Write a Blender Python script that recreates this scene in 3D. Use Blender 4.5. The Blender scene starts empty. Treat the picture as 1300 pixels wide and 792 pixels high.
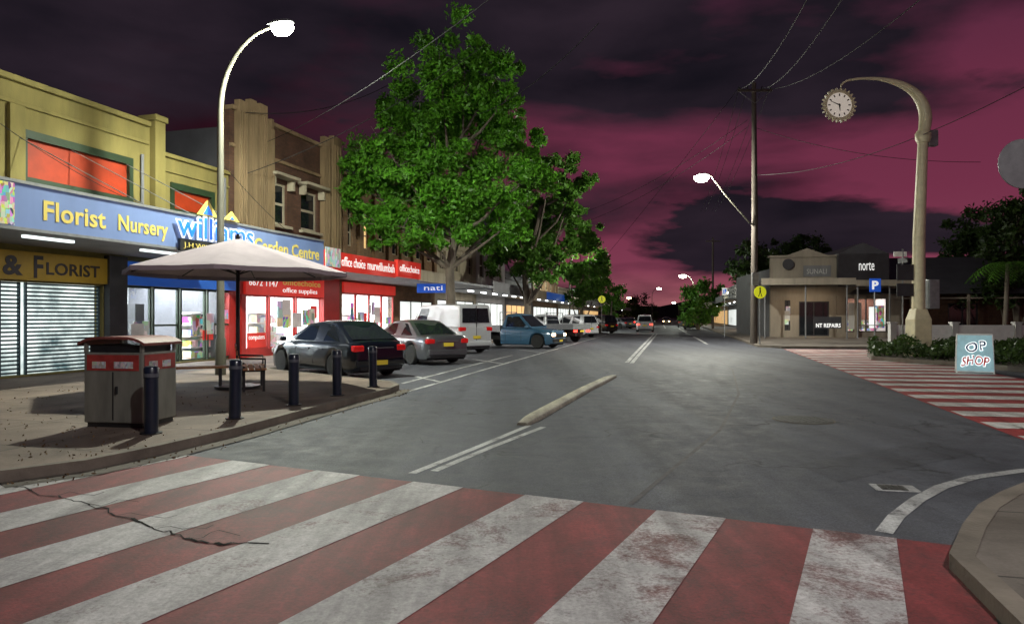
import bpy, bmesh, math, random
import numpy as np
from mathutils import Vector, Matrix
random.seed(7); rng=np.random.default_rng(7)
C=bpy.context.scene.collection
R=math.radians
H=1.6;FP=870.0;HY=402.0;CX=650.0
def G(px,py,z=0.0):
    D=(H-z)*FP/(py-HY); return ((px-CX)/FP*D,D)
def W3(px,py,D): return ((px-CX)/FP*D,D,H+(HY-py)/FP*D)
# ------------------------------------------------------------------ materials
def new_mat(name):
    m=bpy.data.materials.new(name); m.use_nodes=True
    return m,m.node_tree.nodes,m.node_tree.links,m.node_tree.nodes['Principled BSDF']
def M(name,col,rough=.6,var=.18,scale=2.5,bump=0.0,bscale=30,metal=0,emit=None,es=0,coat=0,streak=False):
    m,n,l,b=new_mat(name)
    tc=n.new('ShaderNodeTexCoord'); mp=n.new('ShaderNodeMapping'); l.new(tc.outputs['Object'],mp.inputs[0])
    if streak: mp.inputs['Scale'].default_value=(1,1,.22)
    ns=n.new('ShaderNodeTexNoise'); ns.inputs['Scale'].default_value=scale; ns.inputs['Detail'].default_value=8; ns.inputs['Roughness'].default_value=.65
    l.new(mp.outputs[0],ns.inputs['Vector'])
    cr=n.new('ShaderNodeValToRGB'); cr.color_ramp.elements[0].position=.3; cr.color_ramp.elements[1].position=.7
    cr.color_ramp.elements[0].color=[max(0,c*(1-var)) for c in col]+[1]; cr.color_ramp.elements[1].color=[min(1,c*(1+var)) for c in col]+[1]
    l.new(ns.outputs['Fac'],cr.inputs[0]); l.new(cr.outputs[0],b.inputs['Base Color'])
    b.inputs['Roughness'].default_value=rough; b.inputs['Metallic'].default_value=metal
    if coat: b.inputs['Coat Weight'].default_value=coat; b.inputs['Coat Roughness'].default_value=.08
    if emit:
        b.inputs['Emission Color'].default_value=list(emit)+[1]; b.inputs['Emission Strength'].default_value=es
    if bump:
        n2=n.new('ShaderNodeTexNoise'); n2.inputs['Scale'].default_value=bscale; n2.inputs['Detail'].default_value=5; l.new(tc.outputs['Object'],n2.inputs['Vector'])
        bp=n.new('ShaderNodeBump'); bp.inputs['Strength'].default_value=bump; bp.inputs['Distance'].default_value=.02
        l.new(n2.outputs['Fac'],bp.inputs['Height']); l.new(bp.outputs[0],b.inputs['Normal'])
    return m
def mix(n,l,f,a,b_,mode='MIX'):
    x=n.new('ShaderNodeMix'); x.data_type='RGBA'; x.blend_type=mode
    def s(sock,v):
        if hasattr(v,'links') or hasattr(v,'is_linked'): l.new(v,sock)
        elif isinstance(v,(int,float)): sock.default_value=v
        else: sock.default_value=list(v)+[1]
    s(x.inputs[0],f); s(x.inputs[6],a); s(x.inputs[7],b_); return x.outputs[2]
def ramp(n,l,src,p0,p1,c0=(0,0,0),c1=(1,1,1)):
    cr=n.new('ShaderNodeValToRGB'); e=cr.color_ramp.elements; e[0].position=p0; e[1].position=p1; e[0].color=list(c0)+[1]; e[1].color=list(c1)+[1]
    l.new(src,cr.inputs[0]); return cr.outputs[0]
def noise(n,l,vec,scale,detail=6,dist=0,rough=.6):
    a=n.new('ShaderNodeTexNoise'); a.inputs['Scale'].default_value=scale; a.inputs['Detail'].default_value=detail; a.inputs['Distortion'].default_value=dist; a.inputs['Roughness'].default_value=rough
    l.new(vec,a.inputs['Vector']); return a.outputs['Fac']
def mathn(n,l,op,a,b=None):
    m_=n.new('ShaderNodeMath'); m_.operation=op
    for i,v in enumerate((a,b)):
        if v is None: continue
        if isinstance(v,(int,float)): m_.inputs[i].default_value=v
        else: l.new(v,m_.inputs[i])
    return m_.outputs[0]
def asphalt_mat(name='asphalt',k=1.0):
    m,n,l,b=new_mat(name)
    tc=n.new('ShaderNodeTexCoord'); v=tc.outputs['Object']
    big=noise(n,l,v,.22,6); 
    mp=n.new('ShaderNodeMapping'); mp.inputs['Rotation'].default_value=(0,0,R(15)); mp.inputs['Scale'].default_value=(1.2,.07,1); l.new(v,mp.inputs[0])
    lane=noise(n,l,mp.outputs[0],.8,4)
    fine=noise(n,l,v,55,4,0,.8); mid=noise(n,l,v,3,8,.4,.7); spk=noise(n,l,v,16,5,0,.8)
    c=ramp(n,l,big,.3,.7,(.054*k,.057*k,.073*k),(.09*k,.092*k,.11*k))
    c=mix(n,l,1.0,c,ramp(n,l,lane,.38,.62,(.66,.66,.67),(1.12,1.12,1.11)),'MULTIPLY')
    c=mix(n,l,1.0,c,ramp(n,l,mid,.3,.7,(.8,.8,.8),(1.15,1.15,1.15)),'MULTIPLY')
    c=mix(n,l,1.0,c,ramp(n,l,fine,.3,.72,(.4,.4,.4),(1.6,1.6,1.6)),'MULTIPLY')
    c=mix(n,l,1.0,c,ramp(n,l,spk,.3,.7,(.75,.75,.75),(1.25,1.25,1.25)),'MULTIPLY')
    oil=ramp(n,l,noise(n,l,v,1.1,3,.5),.26,.35,(.7,.7,.7),(1,1,1)); c=mix(n,l,1.0,c,oil,'MULTIPLY')
    vo=n.new('ShaderNodeTexVoronoi'); vo.feature='DISTANCE_TO_EDGE'; vo.inputs['Scale'].default_value=.35
    dn=n.new('ShaderNodeTexNoise'); dn.inputs['Scale'].default_value=1.5; dn.inputs['Detail'].default_value=6; l.new(v,dn.inputs['Vector'])
    va=n.new('ShaderNodeVectorMath'); va.operation='ADD'; l.new(v,va.inputs[0]); l.new(dn.outputs['Color'],va.inputs[1]); l.new(va.outputs[0],vo.inputs['Vector'])
    cm=ramp(n,l,vo.outputs['Distance'],.002,.009,(.35,.35,.35),(1,1,1))
    gate=ramp(n,l,noise(n,l,v,.3,2),.45,.53,(1,1,1),(0,0,0))
    cm2=mix(n,l,gate,cm,(1,1,1)); c=mix(n,l,1.0,c,cm2,'MULTIPLY')
    l.new(c,b.inputs['Base Color']); l.new(ramp(n,l,mid,.3,.7,(.55,.55,.55),(.85,.85,.85)),b.inputs['Roughness'])
    bp=n.new('ShaderNodeBump'); bp.inputs['Strength'].default_value=.5; bp.inputs['Distance'].default_value=.01; l.new(fine,bp.inputs['Height']); l.new(bp.outputs[0],b.inputs['Normal'])
    return m
def paint_mat(name,col,under=(.07,.07,.075),wear=.62,soft=.12,dirt=(.6,.6,.6),gx=0.0,rot=24):
    m,n,l,b=new_mat(name); tc=n.new('ShaderNodeTexCoord'); v=tc.outputs['Object']
    a=noise(n,l,v,1.6,10,.8,.78); f=noise(n,l,v,38,4,0,.8); d=noise(n,l,v,.55,6); g2=noise(n,l,v,7,6,.3,.75)
    mp=n.new('ShaderNodeMapping'); mp.inputs['Rotation'].default_value=(0,0,R(rot)); mp.inputs['Scale'].default_value=(3.0,.25,1); l.new(v,mp.inputs[0])
    tr=noise(n,l,mp.outputs[0],1.2,6)
    s=mathn(n,l,'ADD',a,mathn(n,l,'MULTIPLY',f,.35))
    if gx:
        sx=n.new('ShaderNodeSeparateXYZ'); l.new(v,sx.inputs[0]); s=mathn(n,l,'SUBTRACT',s,mathn(n,l,'MULTIPLY',sx.outputs[0],gx))
    k=ramp(n,l,s,wear-soft/2,wear+soft/2)
    c=mix(n,l,k,under,col)
    c=mix(n,l,1.0,c,ramp(n,l,d,.32,.66,dirt,(1.08,1.08,1.08)),'MULTIPLY')
    c=mix(n,l,1.0,c,ramp(n,l,tr,.36,.6,(.6,.59,.59),(1.03,1.03,1.03)),'MULTIPLY')
    c=mix(n,l,1.0,c,ramp(n,l,g2,.34,.62,(.78,.78,.78),(1.06,1.06,1.06)),'MULTIPLY')
    c=mix(n,l,1.0,c,ramp(n,l,f,.3,.7,(.66,.66,.66),(1.2,1.2,1.2)),'MULTIPLY')
    l.new(c,b.inputs['Base Color']); b.inputs['Roughness'].default_value=.65
    bp=n.new('ShaderNodeBump'); bp.inputs['Strength'].default_value=.45; bp.inputs['Distance'].default_value=.008; l.new(f,bp.inputs['Height']); l.new(bp.outputs[0],b.inputs['Normal'])
    return m
def slab_mat(name,col,size=1.2,rot=16,stain=.5):
    m,n,l,b=new_mat(name); tc=n.new('ShaderNodeTexCoord'); v=tc.outputs['Object']
    mp=n.new('ShaderNodeMapping'); mp.inputs['Rotation'].default_value=(0,0,R(rot)); l.new(v,mp.inputs[0])
    br=n.new('ShaderNodeTexBrick'); br.offset=0; br.inputs['Scale'].default_value=1; br.inputs['Brick Width'].default_value=size; br.inputs['Row Height'].default_value=size
    br.inputs['Mortar Size'].default_value=.012; br.inputs['Color1'].default_value=(1,1,1,1); br.inputs['Color2'].default_value=(.74,.74,.74,1); br.inputs['Mortar'].default_value=(.3,.3,.3,1)
    l.new(mp.outputs[0],br.inputs['Vector'])
    c=mix(n,l,1.0,col,br.outputs['Color'],'MULTIPLY')
    c=mix(n,l,1.0,c,ramp(n,l,noise(n,l,v,.7,8,.5,.7),.32,.68,(stain,stain*.95,stain*.9),(1.15,1.15,1.15)),'MULTIPLY')
    f=noise(n,l,v,30,5,0,.8)
    c=mix(n,l,1.0,c,ramp(n,l,f,.3,.7,(.8,.8,.8),(1.12,1.12,1.12)),'MULTIPLY')
    sp=ramp(n,l,noise(n,l,v,9,2),.25,.29,(.6,.6,.6),(1,1,1)); c=mix(n,l,1.0,c,sp,'MULTIPLY')
    l.new(c,b.inputs['Base Color']); b.inputs['Roughness'].default_value=.8
    bp=n.new('ShaderNodeBump'); bp.inputs['Strength'].default_value=.3; bp.inputs['Distance'].default_value=.01; l.new(f,bp.inputs['Height']); l.new(bp.outputs[0],b.inputs['Normal'])
    return m
def brick_mat(name,c1,c2,mortar,scale=1.0):
    m,n,l,b=new_mat(name); tc=n.new('ShaderNodeTexCoord'); sx=n.new('ShaderNodeSeparateXYZ'); l.new(tc.outputs['Object'],sx.inputs[0])
    ad=n.new('ShaderNodeMath'); ad.operation='ADD'; l.new(sx.outputs[0],ad.inputs[0]); l.new(sx.outputs[1],ad.inputs[1])
    cb=n.new('ShaderNodeCombineXYZ'); l.new(ad.outputs[0],cb.inputs[0]); l.new(sx.outputs[2],cb.inputs[1])
    br=n.new('ShaderNodeTexBrick'); br.inputs['Scale'].default_value=scale; br.inputs['Brick Width'].default_value=.24; br.inputs['Row Height'].default_value=.086; br.inputs['Mortar Size'].default_value=.008
    br.inputs['Color1'].default_value=list(c1)+[1]; br.inputs['Color2'].default_value=list(c2)+[1]; br.inputs['Mortar'].default_value=list(mortar)+[1]
    l.new(cb.outputs[0],br.inputs['Vector'])
    c=mix(n,l,1.0,br.outputs['Color'],ramp(n,l,noise(n,l,tc.outputs['Object'],1.1,8,.3,.7),.3,.7,(.5,.5,.5),(1.15,1.15,1.15)),'MULTIPLY')
    l.new(c,b.inputs['Base Color']); b.inputs['Roughness'].default_value=.85; return m
def glass_mat(name,tint=(.97,.99,1),refl=.08):
    m=bpy.data.materials.new(name); m.use_nodes=True; n=m.node_tree.nodes; l=m.node_tree.links; n.clear()
    o=n.new('ShaderNodeOutputMaterial'); t=n.new('ShaderNodeBsdfTransparent'); t.inputs[0].default_value=list(tint)+[1]
    g=n.new('ShaderNodeBsdfGlossy'); g.inputs['Roughness'].default_value=.03; x=n.new('ShaderNodeMixShader'); x.inputs[0].default_value=refl
    l.new(t.outputs[0],x.inputs[1]); l.new(g.outputs[0],x.inputs[2]); l.new(x.outputs[0],o.inputs[0]); return m
def goods_mat(name,scale=4,sat=.8,emit=.0):
    m,n,l,b=new_mat(name); tc=n.new('ShaderNodeTexCoord'); mp=n.new('ShaderNodeMapping'); mp.inputs['Scale'].default_value=(1.6,1,.9); l.new(tc.outputs['Object'],mp.inputs[0])
    vo=n.new('ShaderNodeTexVoronoi'); vo.distance='CHEBYCHEV'; vo.inputs['Scale'].default_value=scale; l.new(mp.outputs[0],vo.inputs['Vector'])
    hs=n.new('ShaderNodeHueSaturation'); hs.inputs['Saturation'].default_value=sat; hs.inputs['Value'].default_value=.7; l.new(vo.outputs['Color'],hs.inputs['Color'])
    l.new(hs.outputs[0],b.inputs['Base Color']); b.inputs['Roughness'].default_value=.5
    if emit: l.new(hs.outputs[0],b.inputs['Emission Color']); b.inputs['Emission Strength'].default_value=emit
    return m
def E(name,col,s):
    return M(name,[min(.8,c) for c in col],.5,.05,2,emit=col,es=s)
def foliage(name,c0,c1):
    m,n,l,b=new_mat(name); tc=n.new('ShaderNodeTexCoord'); v=tc.outputs['Object']
    c=ramp(n,l,noise(n,l,v,1.1,3),.35,.65,c0,c1); c=mix(n,l,1.0,c,ramp(n,l,noise(n,l,v,9,2),.3,.7,(.55,.55,.55),(1.4,1.4,1.2)),'MULTIPLY')
    l.new(c,b.inputs['Base Color']); b.inputs['Roughness'].default_value=.5
    tr=n.new('ShaderNodeBsdfTranslucent'); l.new(c,tr.inputs[0]); x=n.new('ShaderNodeMixShader'); x.inputs[0].default_value=.35
    o=[q for q in n if q.type=='OUTPUT_MATERIAL'][0]; l.new(b.outputs[0],x.inputs[1]); l.new(tr.outputs[0],x.inputs[2]); l.new(x.outputs[0],o.inputs[0]); return m
def shutter_glow_mat():
    m,n,l,b=new_mat('interior_glow'); tc=n.new('ShaderNodeTexCoord')
    c=ramp(n,l,noise(n,l,tc.outputs['Object'],1.3,4),.32,.68,(.1,.16,.17),(.9,1,.95)); l.new(c,b.inputs['Base Color']); l.new(c,b.inputs['Emission Color']); b.inputs['Emission Strength'].default_value=1.4; return m  # blotchy emission paints the lit shop seen through the slats
X={}
X['asphalt']=asphalt_mat(); X['asphalt_new']=asphalt_mat('asphalt_patch',.8)
X['red']=paint_mat('worn_red_paint',(.25,.038,.042),(.11,.045,.048),.56,.3,(.6,.6,.63))
X['white']=paint_mat('worn_white_paint',(.54,.52,.52),(.19,.08,.08),.585,.16,(.68,.67,.68),.026,-27)
X['red_far']=paint_mat('red_crossing_paint',(.42,.05,.05),(.2,.05,.05),.5,.3,(.75,.75,.75))
X['line']=paint_mat('road_line_paint',(.56,.56,.56),(.1,.1,.11),.59,.14,(.7,.7,.7))
X['white_far']=paint_mat('white_crossing_paint',(.75,.73,.7),(.3,.1,.1),.53,.16,(.8,.8,.8))
X['cream_conc']=paint_mat('cream_painted_concrete',(.5,.46,.36),(.22,.2,.17),.56,.2)
X['foot']=slab_mat('footpath_concrete',(.22,.165,.13),1.5,16,.42)
X['foot2']=slab_mat('far_footpath',(.18,.155,.135),1.5,13,.5)
X['kerb']=M('kerb_concrete',(.16,.135,.11),.85,.4,1.5,.3)
X['earth']=M('earth',(.035,.04,.025),.95,.3,.3)
X['yellow_wall']=M('yellow_render',(.2,.165,.05),.85,.3,1.3,.15,streak=True)
X['green_trim']=M('green_trim',(.02,.04,.018),.5,.2)
X['orange']=M('orange_board',(.34,.035,.008),.5,.25,2)
X['blue_fascia']=M('blue_fascia',(.15,.22,.42),.5,.14,.8,emit=(.12,.2,.42),es=.09,streak=True)
X['yellow_txt']=M('yellow_lettering',(.62,.5,.12),.5,.05,emit=(.6,.45,.08),es=.2)
X['yellow_sign']=M('yellow_board',(.34,.21,.012),.5,.2,2,emit=(.5,.3,.02),es=.03)
X['dark_txt']=M('dark_lettering',(.03,.02,.02),.5)
X['soffit']=M('soffit',(.25,.26,.28),.7,.15,1)
X['roofing']=M('metal_roofing',(.06,.06,.07),.6,.25,1)
X['black']=M('black_metal',(.015,.016,.018),.4,.2)
X['dark']=M('dark_paint',(.035,.035,.04),.5,.25)
X['dkblue']=M('blue_board',(.02,.09,.35),.45,.1,2,emit=(.01,.08,.4),es=.35)
X['steel']=M('weathered_steel',(.22,.225,.195),.5,.25,5,metal=.25,streak=True)
X['galv']=M('galvanised_steel',(.26,.27,.28),.5,.2,6,metal=.5)
X['lamp_pole']=M('painted_lamp_pole',(.085,.08,.06),.6,.3,4,streak=True)
X['navy']=M('navy_metal',(.008,.014,.032),.35,.3,8,coat=.3)
X['maroon']=M('maroon_metal',(.2,.055,.045),.6,.3,4)
X['red_board']=M('red_board',(.36,.02,.016),.45,.2,1.5,emit=(.6,.02,.015),es=.05)
X['red_light']=M('red_lightbox',(.5,.03,.02),.5,.2,1.2,emit=(.75,.03,.02),es=.38)
X['white_txt']=E('white_lettering',(.9,.9,.88),.75)
X['white_paint']=M('white_enamel',(.75,.75,.73),.5,.1,3)
X['wood']=M('timber',(.3,.13,.05),.6,.35,6,.3,streak=True)
X['pole_wood']=M('grey_timber',(.075,.06,.05),.85,.35,5,.4,streak=True)
X['canvas']=M('grey_canvas',(.36,.3,.33),.9,.16,1.5,.1,60)
X['brick_dk']=brick_mat('dark_brick',(.11,.05,.03),(.15,.07,.04),(.08,.06,.05))
X['brick_tan']=brick_mat('tan_brick',(.28,.16,.075),(.22,.12,.055),(.14,.12,.09))
X['render_tan']=M('tan_render',(.25,.175,.095),.85,.35,1.5,.15,streak=True)
X['cream']=M('cream_render',(.42,.37,.27),.8,.25,1.5,.1,streak=True)
X['grey_wall']=M('grey_render',(.16,.16,.17),.8,.25,1.2,streak=True)
X['white_wall']=M('white_render',(.45,.44,.43),.8,.2,1.2,streak=True)
X['shop_wall']=M('weathered_shop_render',(.24,.205,.165),.8,.25,1.2,streak=True)
X['int']=M('interior_wall',(.7,.72,.74),.7,.1,1)
X['intf']=M('interior_floor',(.35,.33,.3),.4,.15,1)
X['goods']=goods_mat('shelf_goods',4,.9,.3); X['goods2']=goods_mat('shelf_goods_pale',3,.45,.3)
X['tube']=E('fluorescent',(.95,1,.98),8); X['added_tube']=E('added_dim_strip',(.9,1,.98),1.5)
X['glass']=glass_mat('shop_glass'); X['dglass']=M('dark_glass',(.012,.014,.018),.06,.1)
X['litwin']=E('lit_shop_window',(.8,.86,.82),1.1); X['warmwin']=E('warm_shop_window',(1,.6,.25),.8)
X['backlit']=shutter_glow_mat()
X['shutter']=M('shutter_grey',(.06,.1,.12),.4,.1,metal=.3)
X['lamp']=E('lamp_lens',(1,1,.85),60); X['lamp_s']=E('far_lamp_lens',(1,.95,.75),40); X['lamp_w']=E('warm_far_lamp_lens',(1,.7,.35),40)
X['tyre']=M('tyre_rubber',(.02,.02,.02),.8,.2,8); X['rim']=M('alloy',(.4,.4,.42),.35,.1,4,metal=.8)
X['chassis']=M('underbody',(.01,.01,.01),.8)
X['tail']=M('tail_lens',(.35,.01,.01),.2,.1,emit=(.6,.01,.01),es=.3); X['tail_on']=E('lit_tail_lens',(1,.03,.02),8)
X['head']=M('head_lens',(.55,.57,.6),.1,.1); X['head_on']=E('lit_head_lens',(1,.62,.3),16)
X['plate']=M('number_plate',(.65,.5,.05),.4,.05,emit=(.5,.35,.02),es=.15)
X['bark']=M('bark',(.15,.125,.1),.9,.4,6,.6,20,streak=True)
X['leaf_lit']=foliage('lamp_lit_leaves',(.06,.19,.012),(.17,.48,.04)); X['leaf_dk']=foliage('dark_leaves',(.02,.045,.01),(.055,.1,.022))  # main tree's leaf colour raised so its crown looks lamp-lit
X['leaf_md']=foliage('mid_leaves',(.05,.14,.015),(.13,.32,.04))
X['clock_cream']=M('cream_metal',(.68,.6,.4),.45,.16,3)
X['clock_face']=M('clock_face',(.7,.66,.6),.5,.05,emit=(.8,.7,.6),es=.35)
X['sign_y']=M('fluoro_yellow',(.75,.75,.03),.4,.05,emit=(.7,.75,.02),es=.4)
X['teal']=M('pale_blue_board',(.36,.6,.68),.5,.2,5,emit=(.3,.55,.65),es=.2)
X['teal_dk']=M('dark_blue_lettering',(.02,.08,.2),.5)
X['red_txt']=M('red_lettering',(.5,.03,.03),.5,emit=(.5,.02,.02),es=.1)
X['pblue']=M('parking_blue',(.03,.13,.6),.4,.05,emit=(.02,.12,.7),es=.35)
X['iron']=M('cast_iron',(.04,.038,.035),.6,.4,9,.5,50)
X['crack']=M('crack_black',(.006,.005,.005),1)  # flat near-black colour for the road crack
X['hill']=M('far_hill',(.012,.016,.012),1,.3,.02)
def paint(name,c,metal=.3): return M(name,c,.28,.06,2,metal=metal,coat=.9)
# ------------------------------------------------------------------ mesh helpers
class MB:
    def __init__(s): s.v=[];s.f=[]
    def add(s,vs,fs):
        o=len(s.v); s.v+=[tuple(p) for p in vs]; s.f+=[tuple(i+o for i in f) for f in fs]; return s
    def box(s,x0,x1,y0,y1,z0,z1):
        return s.add([(x0,y0,z0),(x1,y0,z0),(x1,y1,z0),(x0,y1,z0),(x0,y0,z1),(x1,y0,z1),(x1,y1,z1),(x0,y1,z1)],[(0,3,2,1),(4,5,6,7),(0,1,5,4),(1,2,6,5),(2,3,7,6),(3,0,4,7)])
    def prism(s,poly,z0,z1):
        n=len(poly); a=sum(poly[i][0]*poly[(i+1)%n][1]-poly[(i+1)%n][0]*poly[i][1] for i in range(n))
        if a<0: poly=poly[::-1]
        return s.add([(p[0],p[1],z0) for p in poly]+[(p[0],p[1],z1) for p in poly],[tuple(range(n))[::-1],tuple(range(n,2*n))]+[(i,(i+1)%n,n+(i+1)%n,n+i) for i in range(n)])
    def sheet(s,poly,z):
        n=len(poly); a=sum(poly[i][0]*poly[(i+1)%n][1]-poly[(i+1)%n][0]*poly[i][1] for i in range(n))
        if a<0: poly=poly[::-1]
        return s.add([(p[0],p[1],z) for p in poly],[tuple(range(n))])
    def tube(s,pts,rs,n=10,cap=True):
        pts=[Vector(p) for p in pts]; rs=rs if isinstance(rs,(list,tuple)) else [rs]*len(pts); vs=[];fs=[]
        ref=None
        for i,p in enumerate(pts):
            d=(pts[min(i+1,len(pts)-1)]-pts[max(i-1,0)]).normalized()
            if ref is None: ref=Vector((1,0,0)) if abs(d.x)<.8 else Vector((0,1,0))
            a=(ref-d*ref.dot(d)).normalized(); ref=a; b=d.cross(a)
            for k in range(n):
                t=2*math.pi*k/n; vs.append(p+(a*math.cos(t)+b*math.sin(t))*rs[i])
        for i in range(len(pts)-1):
            for k in range(n): fs.append((i*n+k,i*n+(k+1)%n,(i+1)*n+(k+1)%n,(i+1)*n+k))
        if cap: fs.append(tuple(range(n))[::-1]); fs.append(tuple(range((len(pts)-1)*n,len(pts)*n)))
        return s.add(vs,fs)
    def lathe(s,prof,cx=0,cy=0,n=20,off=0):
        vs=[];fs=[]
        for r,z in prof:
            for k in range(n):
                t=2*math.pi*k/n+off; vs.append((cx+r*math.cos(t),cy+r*math.sin(t),z))
        m=len(prof)
        for i in range(m-1):
            for k in range(n): fs.append((i*n+k,i*n+(k+1)%n,(i+1)*n+(k+1)%n,(i+1)*n+k))
        fs.append(tuple(range(n))[::-1]); fs.append(tuple(range((m-1)*n,m*n)))
        return s.add(vs,fs)
    def wall(s,x0,x1,z0,z1,holes,y0,y1):
        xs=sorted({x0,x1}|{min(max(h[i],x0),x1) for h in holes for i in (0,1)}); zs=sorted({z0,z1}|{min(max(h[i],z0),z1) for h in holes for i in (2,3)})
        def solid(i,j):
            if i<0 or j<0 or i>=len(xs)-1 or j>=len(zs)-1: return False
            cx=(xs[i]+xs[i+1])/2; cz=(zs[j]+zs[j+1])/2
            return not any(h[0]<cx<h[1] and h[2]<cz<h[3] for h in holes)
        for i in range(len(xs)-1):
            for j in range(len(zs)-1):
                if not solid(i,j): continue
                a,b,c,d=xs[i],xs[i+1],zs[j],zs[j+1]
                s.add([(a,y0,c),(b,y0,c),(b,y0,d),(a,y0,d)],[(0,1,2,3)]); s.add([(a,y1,c),(b,y1,c),(b,y1,d),(a,y1,d)],[(3,2,1,0)])
                if not solid(i-1,j): s.add([(a,y0,c),(a,y0,d),(a,y1,d),(a,y1,c)],[(0,1,2,3)])
                if not solid(i+1,j): s.add([(b,y0,c),(b,y1,c),(b,y1,d),(b,y0,d)],[(0,1,2,3)])
                if not solid(i,j-1): s.add([(a,y0,c),(a,y1,c),(b,y1,c),(b,y0,c)],[(0,1,2,3)])
                if not solid(i,j+1): s.add([(a,y0,d),(b,y0,d),(b,y1,d),(a,y1,d)],[(0,1,2,3)])
        return s
    def build(s,name,mat,parent=None,smooth=False,bevel=0):
        me=bpy.data.meshes.new(name); me.from_pydata(s.v,[],s.f); me.materials.append(X[mat] if isinstance(mat,str) else mat)
        if smooth:
            me.polygons.foreach_set('use_smooth',[True]*len(me.polygons))
            try: me.set_sharp_from_angle(angle=R(40))
            except Exception: pass
        me.update(); o=bpy.data.objects.new(name,me); C.objects.link(o)
        if parent: o.parent=parent
        if bevel:
            b=o.modifiers.new('b','BEVEL'); b.width=bevel; b.segments=2; b.limit_method='ANGLE'; b.angle_limit=R(35)
        return o
def tag(o,label,cat,group=None,kind=None):
    if label:o['label']=label
    if cat:o['category']=cat
    if group:o['group']=group
    if kind:o['kind']=kind
    return o
def thing(name,label,cat,loc=(0,0,0),rz=0,group=None):
    o=bpy.data.objects.new(name,None); C.objects.link(o); o.location=loc; o.rotation_euler=(0,0,rz); o.empty_display_size=.2; return tag(o,label,cat,group)
def struct(name,mb,mat,smooth=False):
    o=mb.build(name,mat,None,smooth); o['kind']='structure'; return o
def copy_tree(o,parent=None):
    c=o.copy(); C.objects.link(c)
    if parent: c.parent=parent
    for ch in [q for q in list(o.children)]: copy_tree(ch,c)
    return c
def text(root,body,x0,x1,z0,z1,y,mat,name='lettering',bold=0.0,shear=0.0,ext=.008):
    cu=bpy.data.curves.new('t','FONT'); cu.body=body; cu.size=1; cu.offset=bold; cu.shear=shear; cu.extrude=.01; cu.resolution_u=3; cu.space_character=1+bold*1.6
    ob=bpy.data.objects.new('t',cu); C.objects.link(ob); bpy.context.view_layer.update()
    me=bpy.data.meshes.new_from_object(ob.evaluated_get(bpy.context.evaluated_depsgraph_get())); bpy.data.objects.remove(ob); bpy.data.curves.remove(cu)
    co=np.array([v.co[:] for v in me.vertices]); mn=co.min(0); mx=co.max(0)
    sx=(x1-x0)/(mx[0]-mn[0]); sz=(z1-z0)/(mx[1]-mn[1])
    for v in me.vertices:
        c=v.co.copy(); v.co=(x0+(c.x-mn[0])*sx, y-(c.z+.01)*ext/.01/2, z0+(c.y-mn[1])*sz)
    me.materials.clear(); me.materials.append(X[mat]); me.update()
    o=bpy.data.objects.new(name,me); C.objects.link(o); o.parent=root; return o
def light(kind,loc,power,col=(1,1,1),size=.3,size_y=None,rot=(0,0,0),spot=None,parent=None,blend=.5):
    d=bpy.data.lights.new('lamp_light',kind); d.energy=power; d.color=col
    if kind=='AREA':
        d.size=size
        if size_y: d.shape='RECTANGLE'; d.size_y=size_y
    else: d.shadow_soft_size=size
    if spot: d.spot_size=R(spot); d.spot_blend=blend
    o=bpy.data.objects.new('lamp_light',d); C.objects.link(o); o.location=loc; o.rotation_euler=rot
    if parent: o.parent=parent
    return o
class Frame:
    def __init__(s,ox,oy,dx,dy):
        L=math.hypot(dx,dy); s.o=(ox,oy); s.d=(dx/L,dy/L); s.rz=math.atan2(dy,dx)
    def w(s,x,y=0): return (s.o[0]+s.d[0]*x-s.d[1]*y, s.o[1]+s.d[1]*x+s.d[0]*y)
    def at(s,px,y=0):
        k=(px-CX)/FP; ox,oy=s.w(0,y)
        t=(k*oy-ox)/(s.d[0]-k*s.d[1]); return t, oy+s.d[1]*t
    def x(s,px,y=0): return s.at(px,y)[0]
def window(root,x0,x1,z0,z1,y,fm='dark',gm='dglass',fw=.07,nx=1,nz=1,depth=.08,name='window'):
    f=MB()
    for i in range(nx+1):
        c=x0+(x1-x0)*i/nx; a=max(x0,c-fw/2) if i else x0; b=min(x1,c+fw/2) if i<nx else x1
        if i==0:b=x0+fw
        if i==nx:a=x1-fw
        f.box(a,b,y,y+depth,z0,z1)
    for j in range(nz+1):
        c=z0+(z1-z0)*j/nz
        a,b=(z0,z0+fw) if j==0 else ((z1-fw,z1) if j==nz else (c-fw/2,c+fw/2))
        f.box(x0+.003,x1-.003,y+.004,y+depth-.004,a+.001,b-.001)
    o=f.build(name,fm,root)
    MB().box(x0+.02,x1-.02,y+depth*.45,y+depth*.6,z0+.02,z1-.02).build('pane',gm,o); return o
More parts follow.
